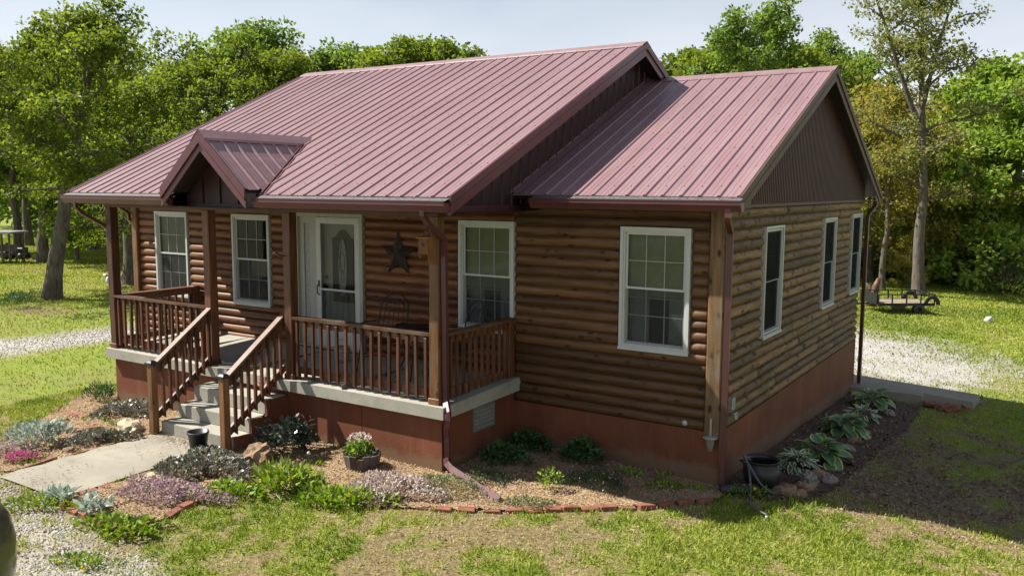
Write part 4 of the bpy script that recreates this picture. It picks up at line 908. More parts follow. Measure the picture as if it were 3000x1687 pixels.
# ------------------------------------------------------------------ brick edging
BR=[MB().box((-.097,-.046,-.03),(.097,.046,.03),0,.006).mesh('brick') for _ in range(1)]
def edging(label,paths,seed):
    r=random.Random(seed); p0=paths[0][0]; e=empty('brick_edging',(p0[0],p0[1],float(g(p0[0],p0[1]))),label=label,cat='edging',group='brick edgings of the flower beds'); base=Vector(e.location)
    for pa in paths:
        for i in range(len(pa)-1):
            a=Vector((*pa[i][:2],0));b=Vector((*pa[i+1][:2],0)); L=(b-a).length; n=max(1,int(L/.205)); d=(b-a).normalized()
            for k in range(n):
                if r.random()<.14: continue
                p=a+d*((k+.5)*L/n)+Vector((-d.y,d.x,0))*r.uniform(-.015,.015); z=float(g(p.x,p.y))+.016+r.uniform(-.014,.012)
                o=link('brick',BR[0],MT['brick'],e,loc=(p.x-base.x,p.y-base.y,z-base.z)); o.rotation_euler=(r.uniform(-.2,.2),r.uniform(-.09,.09),math.atan2(d.y,d.x)+r.uniform(-.1,.1))
edging('red brick edging along the right side of the walk and its bed corner',[[(-5.84,-2.80),(-5.84,-4.76)],[(-5.80,-4.84),at(330,1349)],[at(330,1347),at(530,1247)],[at(600,1225),at(655,1207)]],1)
edging('red brick edging between lawn and wood chip bed below the log wall',[[at(1040,1282),at(1140,1287),at(1270,1290),at(1600,1281),at(1795,1261)]],2)
edging('red brick edging along the left side of the concrete walk',[[(-7.31,-2.72),(-7.32,-4.60)]],3)
edging('scattered red bricks bordering the lawn left of the porch',[[at(157,1095),at(262,1078)],[at(135,1030),at(215,1056)],[at(223,984),at(270,968)]],4)
# ------------------------------------------------------------------ plants
def clump(name,label,cat,uv,rx,ry,h,n,L,W,mat,upw=.6,seed=0,flower=None,group=None,gaps=0,droop=0,rot=0):
    p=at(*uv) if len(uv)==2 and abs(uv[0])>12 else (uv[0],uv[1],float(g(uv[0],uv[1]))); r=np.random.RandomState(seed+100)
    def dome(n,lo=0):
        a=r.uniform(0,6.28,n);q=np.sqrt(r.uniform(0,1,n)); k=1+.25*np.sin(a*3+seed)+.15*np.sin(a*5+seed*2); q2=q*k
        x=q2*np.cos(a)*rx;y=q2*np.sin(a)*ry; top=h*np.sqrt(np.clip(1-q*q*.9,0.05,1))*(.75+.5*vn(x+p[0],y+p[1],2.2/max(rx,.2),seed))
        return x,y,top,a
    x,y,top,a=dome(n); z=top*np.maximum(r.uniform(.1,1,n),r.uniform(.2,1,n)); d=np.stack([np.cos(a)*.6,np.sin(a)*.6,np.full(n,upw)],-1)+r.normal(0,.55,(n,3)); 
    zz=np.array([float(v) for v in (zat(x+p[0],y+p[1])-p[2])])
    nr=r.normal(size=(n,3))*.5;nr[:,2]+=1
    cr,sr=math.cos(rot),math.sin(rot)
    V,F,q=leaves(np.stack([x*cr-y*sr,x*sr+y*cr,z+np.clip(zz,-.2,.1)+.015],-1),d,nr,r.uniform(*L,n),r.uniform(*W,n),np.clip(r.beta(1.7,1.7,n)*.8+.2*(z/(h+1e-6)),0,1),.08)
    o=link(name,np_mesh(name,V,F,dict(rnd=q)),MT[mat],loc=p,label=label,cat=cat,group=group)
    if flower:
        fm,nf,fl=flower; x,y,top,a=dome(nf); cl=3; x=np.repeat(x,cl);y=np.repeat(y,cl);top=np.repeat(top,cl);m=len(x)
        d=r.normal(0,.6,(m,3));d[:,2]+=.6
        V,F,q=leaves(np.stack([x*cr-y*sr,x*sr+y*cr,top+r.uniform(0,.03,m)],-1),d,rdir(m,1.5),np.full(m,fl),np.full(m,fl*.8),r.uniform(0,1,m),.05)
        link('flower',np_mesh('flower',V,F,dict(rnd=q)),MT[fm],o,kind='stuff')
    return o
clump('ajuga_patch','grey-purple bugleweed mat right of the walk below the black pot','ground cover',(520,1185),.62,.48,.16,2300,(.035,.07),(.025,.045),'ajuga',.7,1)
clump('ajuga_patch','grey-purple bugleweed mat along the left edge of the walk','ground cover',(250,1115),.46,.26,.13,1100,(.03,.065),(.022,.042),'ajuga',.7,2,rot=.9)
clump('ajuga_patch','grey-green bugleweed mat against the porch left of the steps','ground cover',(325,1045),.50,.34,.17,1300,(.03,.07),(.022,.045),'ajuga',.7,3,rot=.5)
clump('lambs_ear','clump of silver woolly lambs ear beside the lawn at left','plant',(95,1122),.40,.30,.30,420,(.08,.15),(.03,.05),'silver',1.1,4)
clump('pink_phlox','mound of bright pink creeping phlox at the left picture edge','flowers',(58,1160),.26,.20,.08,500,(.02,.04),(.012,.02),'dandelion',.5,5,('pinkflower',210,.03))
clump('lamium_patch','mauve dead nettle mat at the far left picture edge','ground cover',(15,1140),.32,.30,.11,600,(.025,.05),(.018,.03),'lamium',.6,6,('mauve',70,.028))
clump('lamium_patch','pinkish mauve flowering mat in the bed right of the walk','ground cover',(425,1250),.66,.30,.13,1900,(.025,.05),(.018,.032),'lamium',.7,7,('mauve',320,.028),rot=.25)
clump('lamium_patch','pale mauve dead nettle mat in front of the porch corner','ground cover',(985,1243),.55,.42,.15,1900,(.025,.055),(.018,.034),'lamium',.8,8,('whiteflower',130,.03),rot=.4)
clump('silver_plant','pale silver-leaved plant behind the brick corner of the bed','plant',(150,1262),.19,.14,.11,95,(.08,.15),(.025,.04),'silver',.8,9)
clump('silver_plant','white-leaved dusty plant over the front row of bricks','plant',(235,1290),.17,.14,.15,90,(.07,.13),(.04,.06),'silver',.8,10)
clump('leafy_weed','broad green weed spreading over the front brick corner','weed',(310,1335),.46,.24,.09,430,(.04,.10),(.03,.06),'dandelion',.6,11,rot=.3)
clump('leafy_weed','tall clump of bright green weeds in the middle of the bed edge','weed',(715,1228),.36,.26,.19,460,(.07,.20),(.018,.050),'dandelion',.8,12,('yellowflower',5,.045))
clump('leafy_weed','long mass of green broad weeds left of the mauve mat','weed',(850,1262),.54,.24,.10,560,(.05,.14),(.025,.055),'dandelion',.5,13,('yellowflower',4,.04),rot=.35)
clump('leafy_weed','low green weeds between the pink mat and the lawn','weed',(590,1245),.36,.20,.08,330,(.05,.11),(.035,.065),'dandelion',.6,14,rot=.2)
clump('leafy_weed','bright grass tuft growing over the gravel beside the walk','weed',(95,1275),.46,.22,.07,600,(.03,.07),(.015,.03),'dandelion',.6,15,('yellowflower',5,.035),rot=.5)
clump('leafy_weed','small dandelion clump alone in the gravel','weed',(200,1420),.26,.13,.06,260,(.03,.07),(.014,.026),'dandelion',.5,16,('yellowflower',4,.035),rot=.3)
clump('sedum_mat','grey-green sedum mat left of the downspout extension','ground cover',(1125,1235),.50,.34,.12,1700,(.018,.04),(.010,.018),'sedum',1.1,17,rot=.4)
clump('sedum_mat','small sedum mat right of the downspout end','ground cover',(1325,1278),.32,.13,.09,600,(.018,.04),(.010,.018),'sedum',1.1,18,rot=.5)
clump('sedum_mat','dark sedum patch behind the downspout extension','ground cover',(1235,1215),.34,.20,.10,700,(.02,.04),(.012,.02),'germander',1.,19,rot=.3)
clump('columbine','dark green leafy clump nearest the porch side wall','plant',(1270,1168),.30,.22,.24,620,(.04,.075),(.035,.06),'columbine',.6,20)
clump('columbine','dark green leafy clump in the corner behind the others','plant',(1335,1135),.28,.20,.26,560,(.04,.075),(.035,.06),'columbine',.6,21)
clump('columbine','round dark green clump standing alone below the log wall','plant',(1465,1168),.27,.20,.30,640,(.04,.075),(.035,.06),'columbine',.6,22)
clump('grey_shrublet','low dark grey-green germander shrublet in the chip bed','shrub',(1495,1232),.42,.24,.22,2200,(.015,.035),(.008,.014),'germander',1.2,23,('whiteflower',25,.02),rot=.3)
clump('seedling','small upright light green seedling left of the germander','plant',(1385,1240),.13,.11,.30,150,(.03,.06),(.02,.035),'dandelion',.7,24)
clump('seedling','tiny green sprout in the chips right of the germander','plant',(1582,1205),.09,.07,.13,50,(.04,.08),(.02,.035),'dandelion',.8,25)
clump('leafy_weed','low weeds at the house corner beside the drain pipe','weed',(1880,1248),.28,.10,.10,280,(.03,.07),(.02,.03),'dandelion',.5,26,rot=.6)
clump('leafy_weed','weeds in the chips near the last bricks by the corner','weed',(1690,1232),.40,.10,.06,300,(.025,.05),(.015,.03),'dandelion',.5,27,rot=.6)
clump('green_tuft','dark green tuft at the left end of the porch foundation','plant',(255,1010),.26,.20,.26,520,(.05,.10),(.012,.02),'columbine',1.2,28)
clump('dark_shrub','glossy dark-leaved shrub against the porch right of the steps','shrub',(722,1150),.34,.28,.55,520,(.07,.12),(.035,.06),'heuchera',.5,29)
def hosta(label,uv,n,L,W,mat,seed,h,group):
    p=at(*uv); e=empty('hosta',p,label=label,cat='hosta',group=group); r=random.Random(seed); ms=[]
    for k in range(5):
        V=[];E=[];nt_,ns=9,7; c=r.uniform(.20,.42); cup=r.uniform(.10,.22)
        for i in range(nt_+1):
            t=i/nt_; wd=W*max(.02,math.sin(math.pi*t**.72))**.62
            for j in range(ns):
                s=-1+2*j/(ns-1); V.append((t*L*(1-.12*c*t),s*wd/2,-L*c*t*t+cup*wd*(abs(s)**1.6)*.5+.006*math.sin(9*t)*abs(s))); E.append(max(abs(s),0 if t<.9 else (t-.9)*10))
        F=[(i*ns+j,(i+1)*ns+j,(i+1)*ns+j+1,i*ns+j+1) for i in range(nt_) for j in range(ns-1)]
        ms.append(np_mesh('hosta_leaf',V,F,dict(edge=E,rnd=[r.random()]*len(V)),True))
    for k in range(n):
        f=(k+.5)/n; a=k*2.399+r.uniform(-.2,.2); rb=h*(1.0*f**.8+r.uniform(-.1,.25)); z=h*(1.05-.75*f**1.5)+r.uniform(-.015,.015)
        o=link('leaf',ms[k%5],MT[mat],e,loc=(rb*math.cos(a),rb*math.sin(a),z)); s=r.uniform(.85,1.12)*(.8+.25*f); o.scale=(s,s,s)
        o.rotation_euler=(r.uniform(-.35,.35),-.62+1.05*f+r.uniform(-.28,.28),a+r.uniform(-.5,.5))
    return e
hosta('white-edged small-leaved hosta nearest the iron cauldron',(2005,1185),64,.19,.075,'hosta_white',1,.20,'hostas along the side wall')
hosta('large blue-green hosta with yellow leaf edges behind the white-edged one',(2058,1162),34,.25,.20,'hosta_blue',2,.25,'hostas along the side wall')
hosta('big blue-green hosta in the middle of the side bed',(2122,1092),36,.25,.20,'hosta_blue',3,.24,'hostas along the side wall')
hosta('white-edged hosta tucked behind the middle blue hosta',(2168,1058),50,.19,.07,'hosta_white',4,.19,'hostas along the side wall')
hosta('blue-green hosta at the far end beside the concrete wall',(2192,1025),36,.24,.185,'hosta_blue',5,.25,'hostas along the side wall')
# ------------------------------------------------------------------ rocks and garden things
def rock(label,uv,r,sq,mat,seed,dz=0,z=None):
    p=at(*uv); MB().ico((0,0,0),r,.20,seed,sq,sub=2).build('rock',MT[mat],loc=(p[0],p[1],p[2]+r*sq[2]*.45+dz),rz=seed*.7,label=label,cat='rock')
rock('large flat-topped tan rock between the dark shrub and bugleweed',(652,1163),.20,(1.15,.85,.85),'rock',3)
rock('pitted pale tan rock left of the steps',(328,1088),.20,(1.2,.8,.65),'rock_pale',4)
rock('flat yellow stone at the edge of the walk',(393,1203),.13,(1.2,.8,.35),'rock_pale',5)
rock('small brown rock beside the silver lambs ear',(178,1140),.10,(1,.9,.6),'rock',6)
rk=[((1975,1243),.13,'rock','large tan rock at the front of the side bed'),((2010,1250),.09,'rock','small brown stone beside the front tan rock'),((2032,1222),.12,'rock_grey','grey-white upright stone in the side bed edge'),((2022,1232),.10,'rock','orange-tan stone touching the grey-white one'),((2062,1205),.12,'rock','flat brown rock below the white-edged hosta'),((2085,1213),.10,'rock_grey','flat grey stone in front of the brown rock'),((2098,1168),.12,'rock','tan slab beside the large blue hosta'),((2112,1150),.10,'rock','reddish stone right of the large blue hosta'),((2128,1135),.10,'rock_grey','pale stone up the slope from the large hosta'),((2150,1115),.09,'rock','low brown stone halfway along the side bed'),((2175,1095),.09,'rock_grey','small grey stone below the middle hosta'),((2235,1045),.11,'rock_grey','grey stone by the far hosta')]
for i,(uv,r,m,l) in enumerate(rk): rock(l,uv,r,(1.2,.9,.7 if i!=2 else 1.1),m,10+i)
# black nursery pot by the stair post
p=at(538,1132)
pt=empty('nursery_pot',(-6.0,-2.83,float(g(-6.0,-2.83))+.037),label='black plastic nursery pot at the foot of the right stair post',cat='pot')
MB().lathe([(0,.004),(.095,.004),(.10,.0),(.128,.23),(.140,.232),(.140,.262),(.128,.262),(.122,.20),(0,.20)],20).build('pot_shell',MT['plastic'],pt); MB().lathe([(0,.215),(.06,.212),(.121,.203)],14).build('soil',MT['litter'] if 0 else MT['soil'],pt)
# weathered half-barrel planter with white flowers
p=at(912,1178); pl=empty('barrel_planter',p,label='weathered round planter of white flowers before the porch foundation',cat='planter')
n=16; mb=None
for k in range(n):
    a0=2*math.pi*k/n+.01;a1=2*math.pi*(k+1)/n-.01; r0,r1=.20,.235; hh=.20+.02*math.sin(k*2.3)
    MB().prism([(r0*math.cos(a0),r0*math.sin(a0),0),(r0*math.cos(a1),r0*math.sin(a1),0),(r1*math.cos(a1),r1*math.sin(a1),hh),(r1*math.cos(a0),r1*math.sin(a0),hh)],(-.03*math.cos((a0+a1)/2),-.03*math.sin((a0+a1)/2),0)).build('stave',MT['barrel'],pl)
MB().lathe([(0,.15),(.10,.17),(.21,.165)],16).build('soil',MT['soil'],pl)
def foli(parent,n,rx,h,z,L,W,mat,upw,seed,name='foliage',off=(0,0)):
    r=np.random.RandomState(seed); a=r.uniform(0,6.28,n);q=np.sqrt(r.uniform(0,1,n)); x=q*np.cos(a)*rx+off[0];y=q*np.sin(a)*rx+off[1]; zz=z+h*np.sqrt(1-q*q*.85)*r.uniform(.3,1,n)
    d=np.stack([np.cos(a)*.5,np.sin(a)*.5,np.full(n,upw)],-1)+r.normal(0,.5,(n,3)); nr=r.normal(size=(n,3))*.5;nr[:,2]+=1
    V,F,t=leaves(np.stack([x,y,zz],-1),d,nr,r.uniform(*L,n),r.uniform(*W,n),r.uniform(0,1,n),.06); link(name,np_mesh(name,V,F,dict(rnd=t)),MT[mat],parent)
foli(pl,330,.17,.20,.16,(.04,.075),(.035,.06),'leaf_fresh',.6,1,off=(-.05,0)); foli(pl,110,.15,.10,.34,(.025,.04),(.02,.03),'whiteflower',.9,2,'flower',(-.05,0)); foli(pl,60,.09,.10,.14,(.03,.06),(.01,.02),'lamium',.8,3,'foliage',(.14,.0))
# iron cauldron with a hose
p=at(1908,1235); cz_=p[2]; ca=empty('iron_cauldron',(p[0],p[1]+.12,cz_),label='black cast-iron cauldron by the house corner',cat='cauldron'); ca.scale=(.88,.88,.88)
MB().lathe([(0,.03),(.16,.05),(.235,.12),(.265,.22),(.255,.31),(.225,.36),(.215,.385),(.25,.41),(.25,.42),(.20,.41),(.205,.36),(.23,.29),(.235,.2),(.19,.10),(0,.07)],24).build('bowl',MT['cauldron'],ca)
for k in range(3): a=k*2.094+.4; MB().tube([(.15*math.cos(a),.15*math.sin(a),.08),(.19*math.cos(a),.19*math.sin(a),-.03)],.022,6).build('foot',MT['cauldron'],ca)
for s in(-1,1): MB().tube([(s*.24,-.05,.37),(s*.30,-.04,.36),(s*.305,.04,.33),(s*.25,.05,.28)],.013,6).build('handle',MT['cauldron'],ca)
MB().lathe([(0,.0),(.23,.0)],18,(0,0,.20)).build('water',MT['plastic'],ca)
mb=MB(); path=[(p[0]-.12,p[1]+.02,cz_+.36),(p[0]-.16,p[1]-.10,cz_+.43),(p[0]-.06,p[1]-.20,cz_+.36),(p[0]+.10,p[1]-.22,cz_+.16),(p[0]+.24,p[1]-.16,cz_+.07),(p[0]+.28,p[1]-.08,cz_+.13)]
def smooth(P,k=6):
    P=[Vector(q) for q in P]; out=[]
    for i in range(len(P)-1):
        p0=P[max(i-1,0)];p1=P[i];p2=P[i+1];p3=P[min(i+2,len(P)-1)]
        for j in range(k):
            t=j/k; out.append(.5*((2*p1)+(p2-p0)*t+(2*p0-5*p1+4*p2-p3)*t*t+(3*p1-p0-3*p2+p3)*t**3))
    return out+[P[-1]]
h1=at(1930,1306); hs=empty('garden_hose',(p[0],p[1],cz_),label='grey hose hanging from the cauldron onto the grass',cat='hose')
sub=lambda P:[(q[0]-p[0],q[1]-p[1],q[2]-cz_) for q in P]
MB().tube(smooth(sub(path)),.013,7).build('hose_loop',MT['hose'],hs)
MB().tube(smooth(sub([(p[0]-.13,p[1]+.06,cz_+.30),(p[0]-.17,p[1]-.06,cz_+.435),(p[0]-.06,p[1]-.20,cz_+.30),(p[0]+.03,p[1]-.40,cz_+.05),(p[0]+.10,p[1]-.66,cz_+.055),(h1[0],h1[1],h1[2]+.05)])),.013,7).build('hose_length',MT['hose'],hs)
MB().lathe([(0,0),(.018,0),(.018,.05),(0,.05)],8).build('hose_coupling',MT['galv'],hs,loc=(h1[0]-p[0],h1[1]-p[1]-.02,h1[2]-cz_))
# corrugated drain pipe
a=Vector(at(1812,1243)); a.z+=.06; b=a+Vector((.36,.22,.01)); mb=MB(); pr=[];d=(b-a)
dp=empty('drain_pipe',(a.x,a.y,a.z-.06),label='short black corrugated drain pipe lying at the house corner',cat='pipe')
n=26; mb.tube([d*(k/n)+Vector((0,0,.06)) for k in range(n+1)],[.056+.006*(k%2) for k in range(n+1)],14,cap=False); mb.tube([d*(k/n)+Vector((0,0,.06)) for k in range(n,-1,-1)],[.048]*(n+1),14,cap=False); mb.build('pipe_wall',MT['pipe'],dp)
MB().tube([d*.93+Vector((.01,-.055,.085)),d*1.0+Vector((.01,-.055,.085))],.02,8).build('yellow_plug',MT['yellow'],dp)
# grey wall fixture below the corner post, hose bib on the side wall
lf=empty('wall_fixture',(-.07,-.11,.60),label='small grey metal fixture at the foot of the corner post',cat='fixture')
MB().lathe([(0,.03),(.085,.02),(.09,.008),(.02,.0)],14).build('cap',MT['galv'],lf); MB().lathe([(.05,.0),(.05,-.07),(.035,-.10),(.03,-.15),(0,-.15)],12).build('body',MT['conc_old'],lf); MB().box((-.01,.0,.02),(.01,.03,.24)).build('bracket',MT['galv'],lf)
hb=empty('hose_bib',(.05,.19,.86),label='grey utility box and hose bib low on the side wall',cat='faucet')
MB().box((-.02,-.05,.05),(.06,.05,.20),0,.01).build('box',MT['galv'],hb); MB().tube([(.0,0,0),(.07,0,0),(.09,0,-.05)],.014,7).build('tap',MT['galv'],hb); MB().tube([(.09+.0*k,.045*math.cos(k*.63),-.02+.045*math.sin(k*.63)) for k in range(11)],.006,5).build('tap_wheel',MT['white'],hb)
MB().lathe([(0,0),(.03,.0),(.035,.02),(0,.03)],12).build('vent_cap',MT['white'],house,loc=(-.42,-.03,.72)).rotation_euler=(R(90),0,0)
# barn star, birdhouse, plant hook, camera
sx,sz=-4.78,2.43
def wallpt(u,v,y):
    q=ray(u,v); t=(y-CAM[1])/q[1]; P_=CAM+q*t; return P_
c=wallpt(1000,640,-.05); mb=MB(); V=[(0,-.07,0)]
for k in range(10):
    a=math.pi/2+k*math.pi/5; r_=.36 if k%2==0 else .15; V.append((r_*math.cos(a),0,r_*math.sin(a)))
mb.add(V,[(0,1+(k+1)%10,1+k) for k in range(10)]); mb.build('barn_star',MT['star'],loc=(c[0],-.035,c[2]),label='dark metal barn star hanging on the log wall',cat='star')
bx,bz=-3.02,2.72; bh=empty('birdhouse',(bx,-1.68,bz),label='orange cedar birdhouse fixed to the right front porch post',cat='birdhouse'); bh.scale=(.85,.85,.80)
def box_o(nm,a,b,m,par,bev=0): return MB().box(a,b,0,bev).build(nm,MT[m],par)
box_o('front',(-.085,-.205,.06),(.085,-.19,.30),'cedar',bh); box_o('side',(-.085,-.19,.0),(-.07,-.012,.31),'cedar',bh); box_o('side',(.07,-.19,.0),(.085,-.012,.31),'cedar',bh); box_o('floor',(-.07,-.19,.06),(.07,-.012,.075),'cedar',bh); box_o('back',(-.07,-.012,-.10),(.07,.004,.34),'cedar',bh)
MB().prism([(-.11,-.235,.295),(.11,-.235,.295),(.11,.0,.335),(-.11,.0,.335)],(0,0,.016)).build('roof',MT['cedar'],bh)
MB().add([(.024*math.cos(k*.5236),-.2065,.205+.024*math.sin(k*.5236)) for k in range(12)],[list(range(12))[::-1]]).build('entrance_hole',MT['room'],bh)
foli(bh,70,.07,.04,.325,(.05,.11),(.004,.008),'litter',.2,9,'nest_straw',(0,-.09))
MB().tube(smooth([(0,0,0),(0,-.10,.02),(.0,-.17,.06),(.0,-.20,.03),(.0,-.17,.0)]),.008,6).build('plant_hook',MT['black'],loc=(PX[2]+.0,-1.69,2.62),label='black iron plant hook on the post beside the front door',cat='hook')
sc=empty('security_camera',(PX[0]-.09,-1.66,2.02),label='small white camera on the left front porch post',cat='camera')
MB().lathe([(0,0),(.035,.0),(.04,.03),(.035,.10),(0,.115)],12,(0,0,-.05)).build('body',MT['white'],sc); MB().lathe([(0,0),(.022,.0),(.028,.07),(0,.075)],10).build('lens_tube',MT['galv'],sc,loc=(-.04,0,.06)).rotation_euler=(0,R(-70),0)
# wrought iron chairs and table on the porch
def iron_chair():
    e=empty('iron_chair',(0,0,0)); T=lambda nm,P_,r=.009:MB().tube(smooth(P_,4),r,6).build(nm,MT['black'],e)
    for s in(-1,1):
        T('leg',[(s*.22,-.22,.42),(s*.24,-.26,.2),(s*.25,-.30,0),(s*.27,-.34,0)]); T('leg',[(s*.20,.20,.42),(s*.22,.25,.2),(s*.22,.30,0)]); T('armrest',[(s*.24,.22,.66),(s*.27,.0,.68),(s*.27,-.20,.66),(s*.26,-.27,.60),(s*.26,-.24,.55),(s*.255,-.20,.57)]); T('arm_support',[(s*.22,-.2,.42),(s*.27,-.14,.55),(s*.27,-.12,.67)])
    T('back_hoop',[(-.22,.20,.40),(-.24,.27,.7),(-.20,.33,.95),(0,.36,1.06),(.20,.33,.95),(.24,.27,.7),(.22,.20,.40)],.011)
    for x in(-.14,-.07,0,.07,.14): T('back_bar',[(x,.21,.43),(x*1.1,.28,.75),(x,.345,1.0-abs(x)*.6)],.005)
    T('back_scroll',[(-.16,.32,.88),(-.08,.34,.95),(0,.335,.90),(.08,.34,.95),(.16,.32,.88)],.007)
    mb=MB(); mb.tube([(.24*math.cos(k*.3927),.24*math.sin(k*.3927),.43) for k in range(17)],.010,6)
    for k in range(-5,6): w_=math.sqrt(max(.0,.24**2-(k*.042)**2)); mb.bar((k*.042,-w_,.43),(k*.042,w_,.43),.018,.005)
    mb.build('seat',MT['black'],e); T('stretcher',[(-.23,-.25,.2),(0,-.05,.22),(.23,-.25,.2)],.007); return e
zf=lambda y:tz(y)
ch=iron_chair(); tag(ch,'black wrought iron chair on the porch beside the front door','chair',group='porch chairs'); ch.location=(-4.75,-.62,zf(-.62)); ch.rotation_euler[2]=R(8)
c2=copy_tree(ch,loc=(-3.52,-.55,zf(-.55)),rz=R(-28),label='black wrought iron chair on the porch before the right window',cat='chair',group='porch chairs')
tb=empty('iron_table',(-4.08,-.75,zf(-.75)),label='round black iron table between the two porch chairs',cat='table')
MB().lathe([(0,.70),(.33,.70),(.335,.69),(.33,.68),(0,.68)],24).build('table_top',MT['black'],tb)
for k in range(4): a=k*1.571+.5; MB().tube(smooth([(.05*math.cos(a),.05*math.sin(a),.68),(.10*math.cos(a),.10*math.sin(a),.35),(.26*math.cos(a),.26*math.sin(a),0)],4),.010,6).build('leg',MT['black'],tb)
pb=empty('wire_pail',(-5.62,-.55,zf(-.55)),label='pale ribbed metal pail on the porch floor in front of the door',cat='pail')
mb=MB(); mb.lathe([(0,.0),(.09,.0),(.10,.02),(.102,.05),(.108,.055),(.108,.07),(.106,.10),(.112,.105),(.112,.12),(.112,.15),(.118,.155),(.118,.17),(.118,.22),(.125,.23),(.11,.225),(.09,.02),(0,.02)],18); mb.build('pail_wall',MT['galv'],pb); MB().tube([(.118*math.cos(t),0,.22+.12*math.sin(t)) for t in np.linspace(0,math.pi,12)],.004,5).build('bail_handle',MT['black'],pb)
tp=empty('terracotta_pot',(-5.82,-1.85,.69),label='small terracotta pot with dry stems on the top step',cat='pot')
MB().lathe([(0,.0),(.06,.0),(.085,.13),(.10,.13),(.105,.17),(.09,.17),(.08,.13),(0,.13)],16).build('pot_shell',MT['terra'],tp); foli(tp,26,.05,.10,.12,(.08,.2),(.006,.01),'litter',1.2,4,'dry_stems')
# brick pile by the pad
bpz=at(2375,1032); bp=empty('brick_pile',bpz,label='small heap of loose red bricks at the end of the concrete pad',cat='bricks'); r=random.Random(5)
for k in range(11):
    o=link('brick',BR[0],MT['brick'],bp,loc=(r.uniform(-.28,.35),r.uniform(-.15,.18),.03+.055*(k%3)*r.random()+.01)); o.rotation_euler=(r.uniform(-.3,.3),r.uniform(-.3,.3),r.uniform(0,3))
# ------------------------------------------------------------------ yard things farther off
p=at(2255,784); tr=empty('utility_trailer',p,rz=YAW+.06,label='black open utility trailer with wooden deck parked under the tall tree',cat='trailer'); tr.scale=(1,1,.85)
box_o('deck',(-.95,-.60,.40),(.95,.60,.44),'rock_grey',tr)
for k in range(6): box_o('deck_plank',(-.94,-.58+k*.195,.442),(.94,-.41+k*.195,.455),'barrel' if k%2 else 'rock_pale',tr)
box_o('side_sill',(-1.0,-.66,.34),(1.0,-.605,.45),'black',tr); box_o('side_sill',(-1.0,.605,.34),(1.0,.66,.45),'black',tr)
for y in(-.635,.635):
    box_o('top_rail',(-1.0,y-.02,.78),(1.0,y+.02,.82),'black',tr)
    for x in(-.98,-.5,0,.5,.98): box_o('stake',(x-.02,y-.018,.45),(x+.02,y+.018,.78),'black',tr)
box_o('end_gate',(-1.04,-.62,.40),(-1.0,.62,.84),'black',tr); box_o('end_rail',(.985,-.62,.77),(1.02,.62,.815),'black',tr)
for s in(-1,1):
    wh=MB().lathe([(.08,-.08),(.18,-.08),(.21,-.05),(.21,.05),(.18,.08),(.08,.08)],20).build('wheel',MT['plastic'],tr,loc=(.45,s*.60,.21)); wh.rotation_euler=(R(90),0,0)
    MB().lathe([(0,-.06),(.10,-.06),(.12,-.04)],14).build('wheel_rim',MT['pipe'],wh)
    MB().tube([(.85+.22*math.cos(t),s*.72,.40+.30*math.sin(t)) for t in np.linspace(0,math.pi,9)],.10,4,flat=.12).build('fender',MT['black'],tr)
MB().tube([(-1.0,0,.36),(-1.7,0,.33)],.045,4,smooth=False).build('tongue',MT['black'],tr); MB().tube([(-1.6,0,.33),(-1.6,0,0)],.03,6).build('jack_stand',MT['black'],tr)
box_o('side_box',(-.55,-.78,.24),(-.10,-.665,.36),'black',tr)
p=at(2190,772); sp=empty('broken_stump',p,label='reddish broken tree stump left of the black trailer',cat='stump')
MB().tube([(0,0,-.1),(.05,0,.3),(.14,.05,.75),(.22,.05,1.05)],[.20,.16,.13,.07],9).build('trunk',MT['rail_y'],sp); MB().tube([(.08,0,.5),(-.15,.1,.75),(-.3,.1,.9)],[.10,.07,.03],7).build('limb',MT['bark'],sp)
p=at(2482,810); MB().lathe([(0,0),(.10,.0),(.115,.03),(.115,.18),(.06,.25),(.04,.29),(.04,.31),(0,.31)],14).build('white_jug',MT['white'],loc=p,label='small white jug lying alone in the right lawn',cat='jug').rotation_euler=(R(50),0,.6)
p=at(14,662); sh=empty('garden_shelter',p,rz=YAW,label='low flat-roofed shelter on thin posts at the left picture edge',cat='shelter')
for x in(-1.6,.05,.42):
    for y in(-.3,.9): box_o('post',(x-.04,y-.04,-.1),(x+.04,y+.04,1.5),'twig',sh)
box_o('roof',(-1.9,-.5,1.5),(.62,1.1,1.58),'galv',sh); box_o('bench_seat',(-1.5,.1,.42),(.3,.5,.46),'twig',sh); box_o('bench_back',(-1.5,.5,.55),(.3,.54,.9),'twig',sh)
p=at(42,652); mw=empty('garden_machine',p,rz=YAW,label='dark bulky wheeled machine parked beside the low shelter',cat='machine')
box_o('hood',(.05,-.22,.3),(.55,.22,.62),'black',mw,.05); box_o('chassis',(-.6,-.25,.2),(.05,.25,.36),'plastic',mw,.03); box_o('seat',(-.45,-.2,.5),(-.1,.2,.58),'black',mw,.03); box_o('seat_back',(-.5,-.2,.55),(-.42,.2,.85),'black',mw,.03)
for x,r_ in((-.4,.24),(.4,.17)):
    for s in(-1,1): MB().lathe([(0,-.08),(r_,-.08),(r_,.08),(0,.08)],14).build('wheel',MT['plastic'],mw,loc=(x,s*.33,r_)).rotation_euler=(R(90),0,0)
clump('dark_conifer','small dark evergreen seedling in the mulch at far left','shrub',(45,775),.55,.4,.5,600,(.06,.12),(.02,.03),'columbine',1.,50)
clump('dark_conifer','taller evergreen seedling at the left edge behind the mulch','shrub',(8,762),.4,.4,.9,500,(.06,.12),(.02,.03),'columbine',1.2,51)
p=at(776,1176); ds=empty('dandelion_seedhead',p,label='white dandelion seed head beside the dark shrub',cat='flower'); MB().tube([(0,0,0),(.01,0,.17)],.004,5).build('stem',MT['sedum'],ds); MB().ico((.01,0,.19),.024,.1,3).build('seed_ball',MT['white'],ds)
